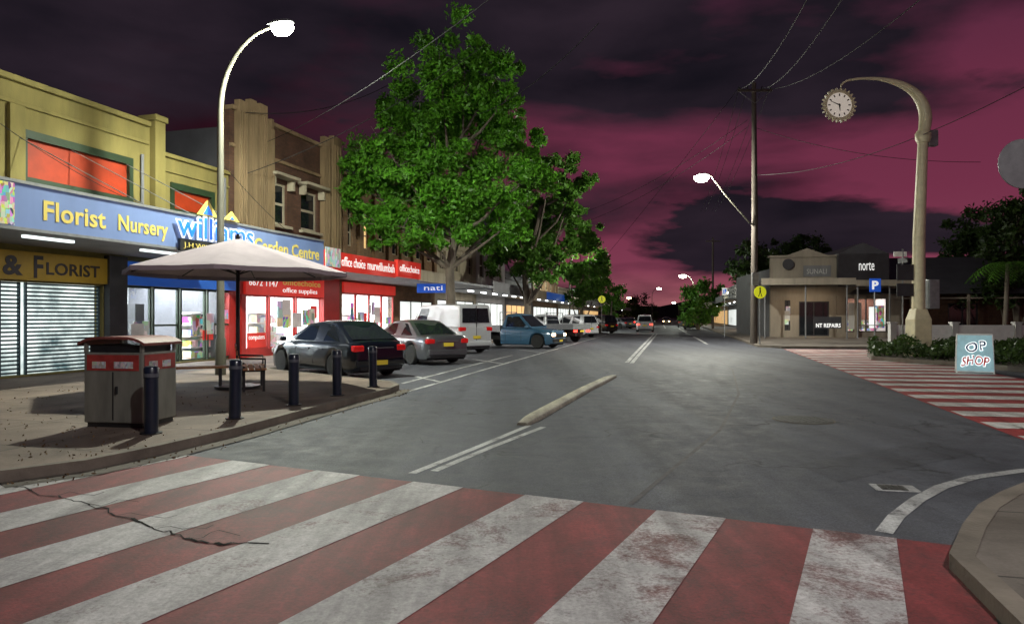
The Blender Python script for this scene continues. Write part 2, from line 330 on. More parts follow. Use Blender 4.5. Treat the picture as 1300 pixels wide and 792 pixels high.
def interior(root,x0,x1,z1,depth,goods='goods',power=60,col=(1,.98,.94),z0=.16,y=.15,seed=0,shelves=True):
    m=MB(); t=.06
    m.box(x0,x1,y+depth,y+depth+t,z0,z1); m.box(x0-t,x0,y,y+depth,z0,z1); m.box(x1,x1+t,y,y+depth,z0,z1); m.box(x0,x1,y,y+depth,z1,z1+t)
    m.build('interior_wall','int',root); MB().box(x0,x1,y,y+depth,z0-.04,z0).build('interior_floor','intf',root)
    rr=random.Random(seed)
    if shelves:
        xx=x0+.2
        while xx<x1-.8:
            w=rr.uniform(.7,1.3); d0=y+rr.choice([.4,.9,1.6,depth-.6]); h=rr.choice([.8,1.15,1.6]); s=MB()
            for k in range(int(h/.38)+1): s.box(xx,xx+w,d0,d0+.42,z0+k*.38,z0+k*.38+.03)
            s.box(xx,xx+w,d0+.42,d0+.45,z0,z0+h); sh=s.build('shelf','white_paint',root)
            g=MB()
            for k in range(int(h/.38)):
                a=xx+.03
                while a<xx+w-.1:
                    ww=rr.uniform(.07,.2); g.box(a,min(a+ww,xx+w-.02),d0+.02,d0+.36,z0+k*.38+.032,z0+k*.38+.032+rr.uniform(.15,.3)); a+=ww+.015
            g.build('goods',goods,sh); xx+=w+rr.uniform(.15,.7)
    n=max(1,int((x1-x0)/2.2))
    for k in range(n):
        c=x0+(x1-x0)*(k+.5)/n; MB().box(c-.6,c+.6,y+depth*.4,y+depth*.4+.15,z1-.05,z1-.005).build('ceiling_light','tube',root)
    light('AREA',((x0+x1)/2,y+depth*.5,z1-.12),power,col,(x1-x0)*.8,depth*.7,parent=root)
def posters(root,x0,x1,z0,z1,y,n,seed,mats=('goods','goods2','white_paint','red_light')):
    rr=random.Random(seed)
    for k in range(n):
        w=rr.uniform(.25,.7); h=rr.uniform(.3,.8); a=rr.uniform(x0,x1-w); b=rr.uniform(z0,z1-h); MB().box(a,a+w,y+k*.004,y+k*.004+.003,b,b+h).build('window_poster',mats[k%len(mats)],root)
# ------------------------------------------------------------------ ground
def tri(name,polys,z,mat): 
    m=MB()
    for p in polys: m.sheet(p,z)
    return struct(name,m,mat)
tri('ground',[[(-2500,-600),(2500,-600),(2500,3000),(-2500,3000)]],-.03,'earth')
tri('road',[[(-45,-30),(70,-30),(70,40),(-45,40)],[(-10,40),(24,40),(24+.235*560,600),(-10+.235*560,600)]],0,'asphalt')
kerbL=[(-45,2),(-9,5.9),G(0,598,.12),G(110,584,.12),G(200,566,.12),G(300,543,.12),G(390,519,.12),G(450,504,.12),G(495,493,.12),G(507,488,.12),G(500,484,.12),G(480,482,.12),(-7.0,19.6),(-3.9,31),(-1.7,40),(-1.7+.235*560,600)]
footL=kerbL+[(60,600),(-45,400)]
def inset(line,d):
    out=[]
    for i,p in enumerate(line):
        a=Vector(line[max(i-1,0)]); b=Vector(line[min(i+1,len(line)-1)]); t=(b-a).normalized(); out.append((p[0]-t.y*d,p[1]+t.x*d))
    return out
kin=inset(kerbL,.12)
m=MB()
for i in range(len(kerbL)-1): m.prism([kerbL[i],kerbL[i+1],kin[i+1],kin[i]],-.02,.124)
struct('kerb',m,'kerb')
struct('footpath',MB().prism(kin+[(60,600),(-45,400)],-.02,.12),'foot')
gl=kerbL[2:10]; go=inset(gl,-.28); m=MB()
X['gutter']=M('gutter_concrete',(.1,.085,.07),.85,.5,1.5,.3)
for i in range(len(gl)-1): m.sheet([gl[i],gl[i+1],go[i+1],go[i]],.012)
struct('gutter',m,'gutter')
c1=[(2.3,-10),(2.45,3.2),G(1205,702,.1),G(1222,665,.1),G(1242,640,.1),G(1270,624,.1),G(1300,612,.1),(6.4,6.75),(9,7.2),(45,8)]
c1i=inset(c1,-.14); m=MB()
for i in range(len(c1)-1): m.prism([c1[i],c1[i+1],c1i[i+1],c1i[i]],-.02,.104)
struct('kerb',m,'kerb'); struct('footpath',MB().prism(c1i+[(45,-10)],-.02,.1),'foot2')
c2=[(12.9+.235*564,600),(12.9,36),(13.6,34.6),(15.5,34.0),(70,31)]
c2i=inset(c2,.16); m=MB()
for i in range(len(c2)-1): m.prism([c2[i],c2[i+1],c2i[i+1],c2i[i]],-.02,.124)
struct('kerb',m,'kerb'); struct('footpath',MB().prism(c2i+[(70,120),(260,600)],-.02,.12),'foot2')
tri('road_patch',[[G(1010,590),G(1180,560),G(1240,575),G(1065,612)],[G(905,478),G(980,474),G(1000,486),G(915,491)]],.002,'asphalt_new')
def far(Xv): return 8.19-.455*(Xv+4.38)
sd=Vector((.46,.89)).normalized()
def cross_poly(xa,xb,L): 
    a=Vector((xa,far(xa))); b=Vector((xb,far(xb))); return [tuple(a),tuple(b),tuple(b-sd*L),tuple(a-sd*L)]
tri('road_crossing_surface',[cross_poly(-4.75,3.15,4.3)],.004,'red')
m=MB()
for k in range(7):
    xa=-4.2+1.075*k; m.sheet(cross_poly(xa+.02,xa+.52,4.1),.008)
struct('crossing_stripe_marking',m,'white')
u=Vector((.262,.965)); vv=Vector((.985,-.17)); a0=Vector((6.1,6.9))
tri('road_crossing_surface',[[tuple(a0),tuple(a0+u*28),tuple(a0+u*28+vv*4.0),tuple(a0+vv*4.0)]],.004,'red_far')
m=MB()
for k in range(22):
    s=a0+u*(.5+1.26*k); m.sheet([tuple(s+vv*.05),tuple(s+vv*3.9),tuple(s+vv*3.9+u*.62),tuple(s+vv*.05+u*.62)],.008)
struct('crossing_stripe_marking',m,'white_far')
def strip(pts,w,z,mb=None):
    mb=mb or MB(); a=inset(pts,w/2); b=inset(pts,-w/2)
    for i in range(len(pts)-1): mb.sheet([b[i],b[i+1],a[i+1],a[i]],z)
    return mb
m=MB()
strip([G(523,601),G(600,570),G(672,540)],.09,.004,m); strip([G(551,598),G(625,567),G(690,542)],.09,.004,m)
strip([G(796,460),G(805,450),G(830,424)],.14,.004,m); strip([G(802,461),G(812,449),G(834,424)],.14,.004,m)
strip([G(489,505),G(560,485),G(650,459),G(770,425)],.11,.004,m)
strip([G(510,487),G(590,466),G(650,451)],.1,.004,m)
for a,b in (((560,485),(528,478)),((640,462),(600,456)),((690,448),(655,443)),((725,438),(695,434))): strip([G(*a),G(*b)],.1,.0045,m)
strip([G(1122,676),G(1138,655),G(1165,634),G(1195,618),G(1235,606),G(1300,597),G(1400,590)],.12,.004,m)
strip([G(880,427),G(898,437)],.15,.004,m); strip([G(862,417),G(872,423)],.18,.004,m)
strip([G(845,417),G(842,412)],.2,.004,m)
struct('road_line_marking',m,'line')
m=MB(); pts=[]; base=[(-60,600),(0,615),(60,630),(110,640),(150,655),(200,672),(245,686),(290,692),(345,690)]
for i in range(len(base)-1):
    for k in range(7):
        t=k/7; pts.append((base[i][0]*(1-t)+base[i+1][0]*t+random.uniform(-5,5),base[i][1]*(1-t)+base[i+1][1]*t+random.uniform(-2.8,2.8)))
for i in range(len(pts)-1): strip([G(*pts[i]),G(*pts[i+1])],random.uniform(.008,.034),.011,m)
for s in ((150,655),(245,686),(110,640),(60,630),(200,672)):
    p=s
    for k in range(5):
        q=(p[0]+random.uniform(8,18),p[1]+random.uniform(-6,4)); strip([G(*p),G(*q)],.008,.0115,m); p=q
struct('road_crack',m,'crack')
m=MB(); strip([G(800,640),G(860,590),G(915,545),G(938,500),G(930,470),G(905,450)],.05,.003,m)
X['tyremark']=M('tyre_mark',(.05,.045,.05),.7,.5,6); struct('tyre_mark',m,'tyremark')
m=MB(); n=60; vs=[];fs=[]
for i in range(n+1):
    x=-900+2600*i/n; h=18+14*math.sin(i*.5)+9*math.sin(i*1.3+1)+(14 if 8<i<20 else 0); vs+=[(x,1150,-2),(x,1250,max(4,h))]
for i in range(n): fs.append((2*i,2*i+2,2*i+3,2*i+1))
m.add(vs,fs); struct('hills',m,'hill')
# ------------------------------------------------------------------ road furniture flush with the road
def separator():
    t=thing('traffic_separator','long low cream concrete traffic separator on the centre line','traffic separator')
    ctl=[G(663,540),G(700,519),G(740,497),G(779,478)]; pts=[]
    for i in range(3):
        for k in range(4): s=k/4; pts.append(tuple(Vector(ctl[i]).lerp(Vector(ctl[i+1]),s)))
    pts.append(ctl[3]); n=len(pts); wd=[.09,.13]+[.14]*(n-4)+[.13,.09]
    vs=[]; prof=[(-1,.002),(-.85,.05),(-.6,.075),(.6,.075),(.85,.05),(1,.002)]
    for i in range(n):
        a=Vector(pts[max(i-1,0)]); b=Vector(pts[min(i+1,n-1)]); d=(b-a).normalized(); hz=.6 if i in(0,n-1) else 1
        for q,z in prof: vs.append((pts[i][0]+d.y*wd[i]*q,pts[i][1]-d.x*wd[i]*q,z*hz))
    fs=[]
    for i in range(n-1):
        for k in range(5): fs.append((6*i+k,6*(i+1)+k,6*(i+1)+k+1,6*i+k+1)[::-1])
    fs+=[tuple(range(6)),tuple(range(6*n-6,6*n))[::-1]]
    MB().add(vs,fs).build('separator_body','cream_conc',t,True)
separator()
mx,my=G(1020,533); t=thing('manhole_cover','round iron manhole cover set in the right lane','manhole cover',(mx,my,0))
MB().lathe([(.46,.003),(.46,.005)],n=32).build('frame_ring','gutter',t); mm=MB().lathe([(.42,.005),(.42,.009)],n=32)
mm.build('lid','iron',t); m=MB()
for i in range(-3,4): m.box(i*.1-.03,i*.1+.03,-.3,.3,.009,.013)
m.build('lid_ribs','iron',t)
mx,my=G(1136,620); t=thing('valve_cover','small dark valve cover inside a white painted rectangle','utility cover',(mx,my,0),R(-12))
MB().box(-.19,.19,-.13,.13,.003,.008).build('painted_surround','line',t); MB().box(-.13,.09,-.09,.09,.008,.014).build('lid','iron',t)
m=MB()
for i in range(4): m.box(-.11+i*.05,-.09+i*.05,-.07,.07,.014,.018)
m.build('lid_ribs','iron',t)
# ------------------------------------------------------------------ left side buildings
L=Frame(-13.0,13.5,.29,1)
FY=-3.8
def fx(px): return L.x(px,FY)
x0=-9.0
def bthing(fr,name,label,cat,xo):
    w=fr.w(xo); return thing(name,label,cat,(w[0],w[1],0),fr.rz)
t=bthing(L,'florist_building','yellow rendered shop building with orange panels above a blue street awning','building',0)
hs=[(L.x(-30),L.x(131),.16,2.46),(L.x(156),L.x(298),.16,2.5),(L.x(28),L.x(166),4.95,6.15),(L.x(217),L.x(270),4.9,5.75)]
xp=L.x(190); x1=L.x(290)
MB().wall(x0,xp,.1,7.3,[hs[0],hs[1],hs[2]],0,.3).build('wall','yellow_wall',t)
MB().wall(xp+.001,x1,.1,6.55,[hs[1],hs[3]],0.002,.3).build('wall','yellow_wall',t)
MB().box(x0,xp-.05,-.12,.4,7.3,7.45).build('coping','yellow_wall',t,bevel=.02)
MB().box(x0,xp-.05,-.06,0,6.75,6.85).build('string_course','yellow_wall',t,bevel=.02)
MB().box(xp+.45,x1,-.1,.4,6.55,6.68).build('coping','yellow_wall',t,bevel=.02)
MB().box(xp+.45,x1,-.05,.001,6.1,6.16).build('string_course','yellow_wall',t)
MB().box(xp,xp+.4,-.22,.35,3.6,7.5).box(xp-.05,xp+.45,-.28,.4,7.5,7.68).build('pilaster','yellow_wall',t,bevel=.02)
MB().box(L.x(8),L.x(8)+.4,-.12,-.001,3.6,6.74).build('pilaster','yellow_wall',t,bevel=.02)
for px in (178,283): xx=L.x(px); MB().tube([(xx,-.08,3.6),(xx,-.08,6.4)],.045,8).build('downpipe','grey_wall',t,True)
for h in hs[2:]:
    MB().box(h[0]+.1,h[1]-.1,.05,.12,h[2]+.1,h[3]-.1).build('panel','orange',t)
    f=MB(); f.box(h[0]-.04,h[1]+.04,-.06,.1,h[3]-.14,h[3]+.06); f.box(h[0]-.04,h[1]+.04,-.06,.1,h[2]-.06,h[2]+.1); f.box(h[0]-.04,h[0]+.1,-.058,.098,h[2]+.1,h[3]-.14); f.box(h[1]-.1,h[1]+.04,-.058,.098,h[2]+.1,h[3]-.14); f.build('panel_frame','green_trim',t)
MB().box(x0,x1,.3,10,6.3,6.4).box(x0,x0+.2,.3,10,0,6.3).box(x1-.22,x1-.02,.3,10,0,6.3).build('roof','roofing',t)
ax1=fx(411)
MB().box(x0,L.x(300,-2),FY+.05,-.002,3.36,3.5).build('awning','soffit',t)
for px in (60,200,270): xx=L.x(px,-2); MB().box(xx-.6,xx+.6,-2.1,-2.0,3.3,3.36).build('awning_light','added_tube',t)  # dim glowing strips added to light the soffit, not real fittings
MB().box(x0,ax1,FY,FY+.05,3.28,4.1).build('fascia','blue_fascia',t)
MB().box(x0,ax1,FY-.03,FY+.08,4.1,4.16).build('fascia_trim','galv',t)
MB().box(x0,ax1,FY-.03,FY+.08,3.22,3.28).build('fascia_trim','galv',t)
MB().box(fx(-3),fx(17),FY-.03,FY,3.3,4.08).build('flower_picture',goods_mat('flower_print',12,.9,.2),t)
text(t,'Florist',fx(55),fx(134),3.47,3.86,FY-.003,'yellow_txt',bold=.02)
text(t,'Nursery',fx(150),fx(213),3.38,3.84,FY-.003,'yellow_txt',bold=.02)
text(t,'Garden Centre',fx(323),fx(405),3.45,3.85,FY-.003,'yellow_txt',bold=.02)
for px in (20,90,160): 
    xx=L.x(px); MB().tube([(xx,-.02,6.0),(xx+.3,FY+.1,4.14)],.012,6).build('stay_rod','galv',t)
MB().box(fx(224),fx(288),FY-.12,FY-.05,3.2,3.5).build('sign_board','black',t)
text(t,'J.H.WILLIAMS',fx(228),fx(284),3.26,3.42,FY-.122,'yellow_txt')
X['logo_blue']=M('logo_blue',(.02,.15,.6),.4,.05,emit=(.01,.2,1.0),es=.75)
X['logo_white']=E('logo_white',(.85,.92,1),.7)
text(t,'williams',fx(220),fx(320),3.52,4.16,FY-.06,'logo_white',bold=.045,ext=.02)
text(t,'williams',fx(222),fx(318),3.57,4.11,FY-.085,'logo_blue',bold=.0,ext=.02)
def tri_prism(mb,xa,xb,z0,z1,y0,y1):
    xm=(xa+xb)/2; mb.add([(xa,y0,z0),(xb,y0,z0),(xm,y0,z1),(xa,y1,z0),(xb,y1,z0),(xm,y1,z1)],[(0,1,2),(5,4,3),(0,3,4,1),(1,4,5,2),(2,5,3,0)])
for a,b,zz_ in ((247,273,4.58),(281,300,4.42)):
    m=MB(); tri_prism(m,fx(a),fx(b),4.17,zz_,FY-.1,FY-.06); m.build('sign_peak','yellow_txt',t)
    m=MB(); tri_prism(m,fx(a+7),fx(b-7),4.2,zz_-.14,FY-.11,FY-.1); m.build('sign_peak','logo_blue',t)
MB().box(L.x(-30),L.x(134),-.12,-.002,2.5,3.2).build('shop_sign','yellow_sign',t)
text(t,'&',L.x(-2),L.x(24),2.6,3.08,-.125,'dark_txt',bold=.03); text(t,'F',L.x(38),L.x(50),2.56,3.12,-.125,'dark_txt',bold=.02); text(t,'LORIST',L.x(54),L.x(122),2.66,2.98,-.125,'dark_txt',bold=.02)
a,b=L.x(-30),L.x(131)
MB().box(a,b,.32,.34,.16,2.46).build('glow_sheet','backlit',t)  # glowing sheet stands in for the lit shop interior behind the shutters
for (pa,pb) in ((-30,1),(1.5,31),(35,131)):
    s=MB(); xa,xb=L.x(pa)+.02,L.x(pb)-.02; z=.2
    while z<2.42: s.box(xa,xb,.12,.14,z,z+.045); z+=.1
    s.box(xa,xa+.05,.1,.16,.16,2.45); s.box(xb-.05,xb,.1,.16,.16,2.45); s.build('roller_shutter','shutter',t)
light('AREA',((a+b)/2,-1.6,3.2),22,(.9,.97,1),3,1,parent=t)
MB().box(L.x(132),L.x(155),-.2,.0,.12,3.3).build('pier','dark',t)
MB().box(L.x(156),L.x(298),-.14,-.002,2.52,3.2).build('shop_sign','dkblue',t)
a,b=hs[1][0],hs[1][1]
interior(t,a+.1,b-.1,2.9,4,'goods',900,(.95,1,1),seed=3)
for i,(pa,pb) in enumerate(((156,193),(195,228),(230,262),(264,298))): window(t,L.x(pa),L.x(pb),.17,2.5,.02,'green_trim','glass',.06,1,2 if i%2 else 1)
MB().box(L.x(205),L.x(216),1.0,1.6,.17,2.0).build('drinks_fridge','dark',t)
posters(t,a+.3,b-.3,.5,2.2,.012,7,21)
# --- brick building
t=bthing(L,'brick_building','tall dark brick building with ribbed pilasters above a red shopfront','building',0)
xa=L.x(291); xb=L.x(431)
w1=(L.x(343),L.x(364),5.2,6.85); w2=(L.x(382),L.x(403),5.2,6.85); sh=(L.x(309),L.x(409),.4,2.4)
MB().wall(xa,xb,3.6,8.9,[w1,w2],0,.35).build('wall','brick_dk',t)
MB().wall(xa,xb,.1,3.599,[sh],0.001,.3).build('shopfront_wall','red_board',t)
for (pa,pb,tp) in ((297,307,9.3),(311,319,9.5),(323,333,9.5),(337,341,9.1),(406,413,9.4),(417,428,9.6)):
    p=MB(); p.box(L.x(pa),L.x(pb),-.25,-.001,3.9,tp); q=(L.x(pb)-L.x(pa))
    for k in range(3): p.box(L.x(pa)+q*(.1+.3*k),L.x(pa)+q*(.25+.3*k),-.31,-.25,4.4,tp-.4)
    p.build('pilaster','render_tan',t,bevel=.02)
MB().box(xa,xb,-.15,.4,8.9,9.05).build('cornice','render_tan',t)
MB().box(xa,xb,-.1,-.002,7.6,7.72).build('string_course','render_tan',t)
for w in (w1,w2):
    window(t,*w,.1,'cream','dglass',.1,1,2)
    MB().box(w[0]-.25,w[1]+.25,-.5,-.001,7.0,7.12).box(w[0]-.15,w[0]-.02,-.3,-.001,6.6,7.0).box(w[1]+.02,w[1]+.15,-.3,-.001,6.6,7.0).build('window_hood','cream',t,bevel=.015)
    MB().box(w[0]-.15,w[1]+.15,-.2,-.001,5.06,5.18).build('window_sill','cream',t,bevel=.015)
MB().box(xa,xb,.35,12,8.2,8.3).box(xa,xa+.2,.35,12,0,8.2).box(xb-.2,xb-.001,.35,12,0,8.2).build('roof','roofing',t)
MB().box(L.x(302,-1),fx(431)+1.5,FY+.05,-.002,3.3,3.42).build('awning','soffit',t)
MB().box(L.x(309),L.x(409),-.1,-.002,2.42,3.2).build('shop_sign','red_light',t)
text(t,'officechoice',L.x(356),L.x(404),2.85,3.1,-.103,'yellow_txt',bold=.02); text(t,'office supplies',L.x(356),L.x(400),2.5,2.75,-.103,'white_txt'); text(t,'6672 1147',L.x(313),L.x(350),2.75,3.0,-.103,'white_txt')
interior(t,sh[0]+.05,sh[1]-.05,2.75,3.5,'goods2',700,(1,.98,.95),seed=5,z0=.2)
for pa,pb in ((309,341),(343,375),(377,409)): window(t,L.x(pa),L.x(pb),.4,2.4,.02,'red_board','glass',.05)
MB().box(L.x(314),L.x(338),.01,.016,.45,1.0).build('window_poster','red_light',t); text(t,'computers',L.x(316),L.x(336),.7,.9,.008,'white_txt')
MB().box(L.x(352),L.x(370),.01,.016,1.2,1.9).build('window_poster',M('printed_notice',(.7,.6,.4),.6,.3,6,emit=(.6,.4,.2),es=.3),t)
posters(t,L.x(312),L.x(406),1.1,2.3,-.02,7,33)
for pa in (305,409): MB().box(L.x(pa)-.12,L.x(pa)+.12,-.16,-.002,.12,2.41).build('red_pier','red_board',t)
light('AREA',((xa+xb)/2,-1.8,3.2),50,(1,.9,.85),4,1,parent=t)
# --- tan brick building
t=bthing(L,'tan_brick_building','tan brick building with narrow upper windows above a lit red stationery shop','building',0)
xa=L.x(431)+.01; xb=L.x(552)
wins=[]; n=7
for k in range(n):
    c=xa+(xb-xa)*(k+.5)/n; wins.append((c-.38,c+.38,4.9,6.9))
s3=(xa+.2,L.x(500),.16,2.7); s4=(L.x(508),xb-.3,.5,2.5)
MB().wall(xa,xb,.1,7.9,wins+[s3,s4],0,.35).build('wall','brick_tan',t)
for k in range(n+1):
    c=xa+.25+(xb-xa-.5)*k/n; MB().box(c-.2,c+.2,-.16,-.001,3.7,8.1).build('pilaster','brick_tan',t)
for w in wins: window(t,*w,.1,'cream','warmwin' if w is wins[1] else 'dglass',.07,1,3)
MB().box(xa,xb,-.22,.4,8.1,8.25).box(xa,xb,-.05,.4,7.9,8.1).build('cornice','render_tan',t)
MB().box(xa,xb,.35,12,7.2,7.3).box(xa,xa+.2,.35,12,0,7.2).box(xb-.2,xb-.001,.35,12,0,7.2).build('roof','roofing',t)
MB().box(fx(431)+1.52,xb,FY+.05,-.002,3.3,3.42).build('awning','soffit',t)
MB().box(ax1+.01,fx(502),FY-.02,FY+.05,3.2,3.85).build('fascia','red_light',t)
MB().box(ax1+.05,fx(431),FY-.05,FY-.02,3.3,3.95).build('logo_panel',goods_mat('pink_logo',7,.5,.3),t)
text(t,'office choice',fx(433),fx(463),3.38,3.72,FY-.024,'white_txt'); text(t,'murwillumbah',fx(466),fx(500),3.38,3.72,FY-.024,'white_txt')
MB().box(fx(502)+.01,fx(531),FY-.12,FY+.05,3.25,3.95).build('light_box','red_light',t); text(t,'officechoice',fx(504),fx(529),3.48,3.78,FY-.124,'white_txt')
MB().box(fx(531)+.01,fx(553)+2,FY,FY+.05,3.2,3.7).build('fascia','cream',t)
interior(t,s3[0],s3[1],2.9,4,'goods',800,(1,.97,.93),seed=8)
for i in range(4):
    q=(s3[1]-s3[0])/4; window(t,s3[0]+q*i,s3[0]+q*(i+1),.17,2.7,.02,'red_board','glass',.06,1,1)
posters(t,s3[0],s3[1],.8,2.5,-.02,9,55)
MB().box(s3[0],s3[1],-.1,-.002,2.72,3.2).build('shop_sign','red_light',t)
window(t,*s4,.05,'dark','litwin',.07,3,1)
light('AREA',((s3[0]+s3[1])/2,-1.8,3.2),50,(1,.85,.8),5,1,parent=t)
p=W3(549,366,33.5); t=thing('hanging_sign','small blue lit sign hanging under the awning behind the silver car','sign',p)
MB().box(-.75,.75,-.06,.06,-.22,.22).build('sign_box','pblue',t); text(t,'nati',-.4,.5,-.1,.13,-.062,'white_txt')
for x in (-.6,.57): MB().box(x,x+.03,-.015,.015,.22,.6).build('hanger','galv',t)
# --- far left row
S=Frame(*L.w(L.x(552)),.235,1)
def rowb(fr,xa,xb,h,wallm,label,name,aw,fasc,lit,nw,seed,text_=None,side=1):
    t=bthing(fr,name,label,'building',xa); w=xb-xa; rr=random.Random(seed); ws=[]
    for k in range(nw):
        c=w*(k+.5)/nw; ws.append((c-.55,c+.55,4.6,min(6.4,h-.8)))
    if h<5.6: ws=[]
    so=(.5,w-.5,.3,2.7)
    MB().wall(0,w,.1,h,ws+[so],0,.3).build('wall',wallm,t)
    for q in ws: window(t,*q,.1,'cream','dglass',.08,2,2)
    MB().box(-.05,w+.05-.06,-.18,.35,h,h+.18).build('cornice',wallm,t); MB().box(0,w-.01,-.08,-.001,h-.5,h-.42).build('string_course',wallm,t)
    MB().box(0,w,.3,14,h-.6,h-.5).box(0,.15,.3,14,0,h-.6).box(w-.15,w-.001,.3,14,0,h-.6).build('roof','roofing',t)
    MB().box(0,w-.02,-3.6,-.002,3.25,3.38).build('awning','soffit',t); MB().box(0,w-.02,-3.68,-3.6,3.1,3.75).build('fascia',fasc,t)
    if text_: text(t,text_,w*.2,w*.8,3.25,3.6,-3.69,'white_txt' if fasc!='cream' else 'dark_txt')
    window(t,*so,.05,'dark',lit,.08,max(2,int(w/2)),1,name='shop_window')
    posters(t,.7,w-.7,.5,2.5,-.06,int(w/2.5),seed+70,('goods','white_wall','grey_wall','goods2'))
    for k in range(3): MB().box(w*(k+.5)/3-.5,w*(k+.5)/3+.5,-1.9,-1.8,3.17,3.24).build('awning_light','tube',t)
    if lit!='dglass': light('AREA',(w/2,-1.8,3.1),90,(1,.96,.88),w*.7,1.2,parent=t)
    return t
spec=[(0,9,6.6,'cream','litwin','cream two storey shop building behind the large green tree','grey_wall',3),(9.05,18,7.4,'white_wall','litwin','white two storey building with lit awning behind the second tree','cream',3),
(18.05,30,5.4,'grey_wall','warmwin','low grey shop with warm lit windows past the parked utes','dkblue',0),(30.05,46,6.4,'brick_tan','litwin','distant tan shop row building with bright awning on the left','cream',5),(46.05,66,5.2,'cream','litwin','distant low cream shop on the left side of the street','grey_wall',0),(66.05,95,6.6,'grey_wall','warmwin','farthest grey building on the left side of the street','cream',6),(95.05,140,5,'brick_dk','dglass','far dark building at the end of the left shop row','grey_wall',0)]
for i,(a,b,h,wm,lt,lb,fm,nw) in enumerate(spec): rowb(S,a,b,h,wm,lb,'shop_building',True,fm,lt,nw,i)
# ------------------------------------------------------------------ right side
Q=Frame(W3(978,400,50)[0],50,1,-.12)
def qx(px): return Q.x(px)
t=bthing(Q,'corner_shop_building','low grey parapet corner shop with a wide awning on posts','building',0)
w=qx(1062)
MB().wall(0,w,.1,5.9,[(1,w-3.2,.6,2.8),(w-2.6,w-.5,.2,2.7)],0,.3).build('wall','shop_wall',t)
MB().box(-.1,w-.02,-.15,.35,5.9,6.05).build('parapet','shop_wall',t)
m=MB(); tri_prism(m,w*.25,w*.85,6.05,6.55,-.1,.3); m.build('pediment','shop_wall',t)
MB().box(0,w,.3,12,5.0,5.1).box(0,.2,.3,12,0,5).box(w-.2,w-.001,.3,12,0,5).build('roof','roofing',t)
MB().box(-1.5,w,-3.6,-.002,3.9,4.05).build('awning','dark',t); MB().box(-1.5,w,-3.7,-3.6,3.75,4.2).build('fascia','shop_wall',t)
window(t,1,w-3.2,.6,2.8,.05,'dark','dglass',.08,3,1); window(t,w-2.6,w-.5,.2,2.7,.05,'dark','dglass',.08,2,1,name='door')
posters(t,1.2,w-3.4,.8,2.6,.03,5,91,('goods2','white_wall','shop_wall'))
for k in range(3): MB().tube([(-1.2+k*(w+1)/2.1,-3.4,.12),(-1.2+k*(w+1)/2.1,-3.4,3.9)],.05,8).build('awning_post','grey_wall',t)
o=MB(); o.lathe([(.4,0),(.4,.03)],n=24); o.v=[(x+1.2,-z-.16,y+5.4) for x,y,z in o.v]; o.build('round_logo','dark',t)
MB().box(w*.5,w-.4,-.05,-.002,4.5,5.3).build('name_board','grey_wall',t); text(t,'SUNALI',w*.55,w-.7,4.7,5.05,-.055,'white_wall')
MB().box(qx(1013),qx(1045),-3.72,-3.705,.8,1.6).build('banner','dark',t) ; text(t,'NT REPAIRS',qx(1015),qx(1044),.88,1.15,-3.722,'white_txt',bold=.02)
light('AREA',(w/2,-1.8,3.8),70,(1,.8,.55),w*.7,1.2,parent=t)
t=bthing(Q,'gabled_shop_building','dark fronted shop with white script sign and lit display window','building',w+.02)
w2_=qx(1145)-w
MB().wall(0,w2_,.1,4.2,[(.6,w2_-1,.5,3.0)],0,.3).build('wall','shop_wall',t)
MB().box(0,w2_-1,-.3,.3,4.2,6.1).build('sign_board','dark',t); 
m=MB(); m.add([(0,-.25,6.1),(w2_-1,-.25,6.1),((w2_-1)/2,-.25,6.9),(0,10,6.1),(w2_-1,10,6.1),((w2_-1)/2,10,6.9)],[(0,1,2),(3,5,4),(0,2,5,3),(1,4,5,2)]); m.build('roof','roofing',t)
text(t,'norte',1.4,w2_-2.0,4.9,5.5,-.305,'white_txt')
MB().box(0,w2_,-3.6,-.3,3.75,3.9).build('awning','dark',t); MB().box(0,w2_,-3.7,-3.6,3.65,4.05).build('fascia','shop_wall',t)
window(t,.6,w2_-1,.5,3.0,.05,'dark','glass',.08,2,1,name='shop_window')
interior(t,.6,w2_-1,3.1,2.2,'goods',90,(1,.8,.7),seed=11,y=.2)
for a,b,z0,z1,mm_ in ((.8,1.7,.7,2.6,'white_wall'),(w2_*.5,w2_*.5+.5,.8,2.3,'litwin'),(w2_-1.9,w2_-1.2,.8,2.4,'goods')): MB().box(a,b,.02,.04,z0,z1).build('window_poster',mm_,t)
for k in range(3): MB().tube([(.2+k*(w2_-.4)/2,-3.4,.12),(.2+k*(w2_-.4)/2,-3.4,3.75)],.05,8).build('awning_post','grey_wall',t)
def rrow(D0,D1,off,h,wm,lb,lit,fm,nw=0):
    xk=12.9+.235*(D1-36)+off; fr=Frame(xk,D1,-.235,-1); return rowb(fr,0,(D1-D0)*1.027,h,wm,lb,'shop_building',True,fm,lit,nw,1)
rrow(66,84,4.2,4.8,'brick_dk','low brick shop past the corner on the right of the street','warmwin','grey_wall')
rrow(84.5,108,4.2,5.8,'grey_wall','grey shop farther along on the right of the street','litwin','cream',4)
rrow(108.5,150,4.2,5.0,'cream','most distant cream shop on the right of the street','warmwin','grey_wall')
t=thing('veranda_building','dark hall with a hipped roof and veranda behind the white fence','building',(34,50,0),R(-10))
MB().wall(-9,9,.1,3.4,[(-7,-5,1,2.6),(-2,0,.2,2.6),(3,5,1,2.6)],0,.3).build('wall','brick_dk',t)
for x in (-9,8.7): MB().box(x,x+.3,.31,8,.1,3.4).build('side_wall','brick_dk',t)
for a,b in ((-7,-5),(3,5)): window(t,a,b,1,2.6,.05,'cream','warmwin' if a<0 else 'dglass',.08,2,2)
window(t,-2,0,.2,2.6,.05,'dark','dglass',.1,2,1,name='door')
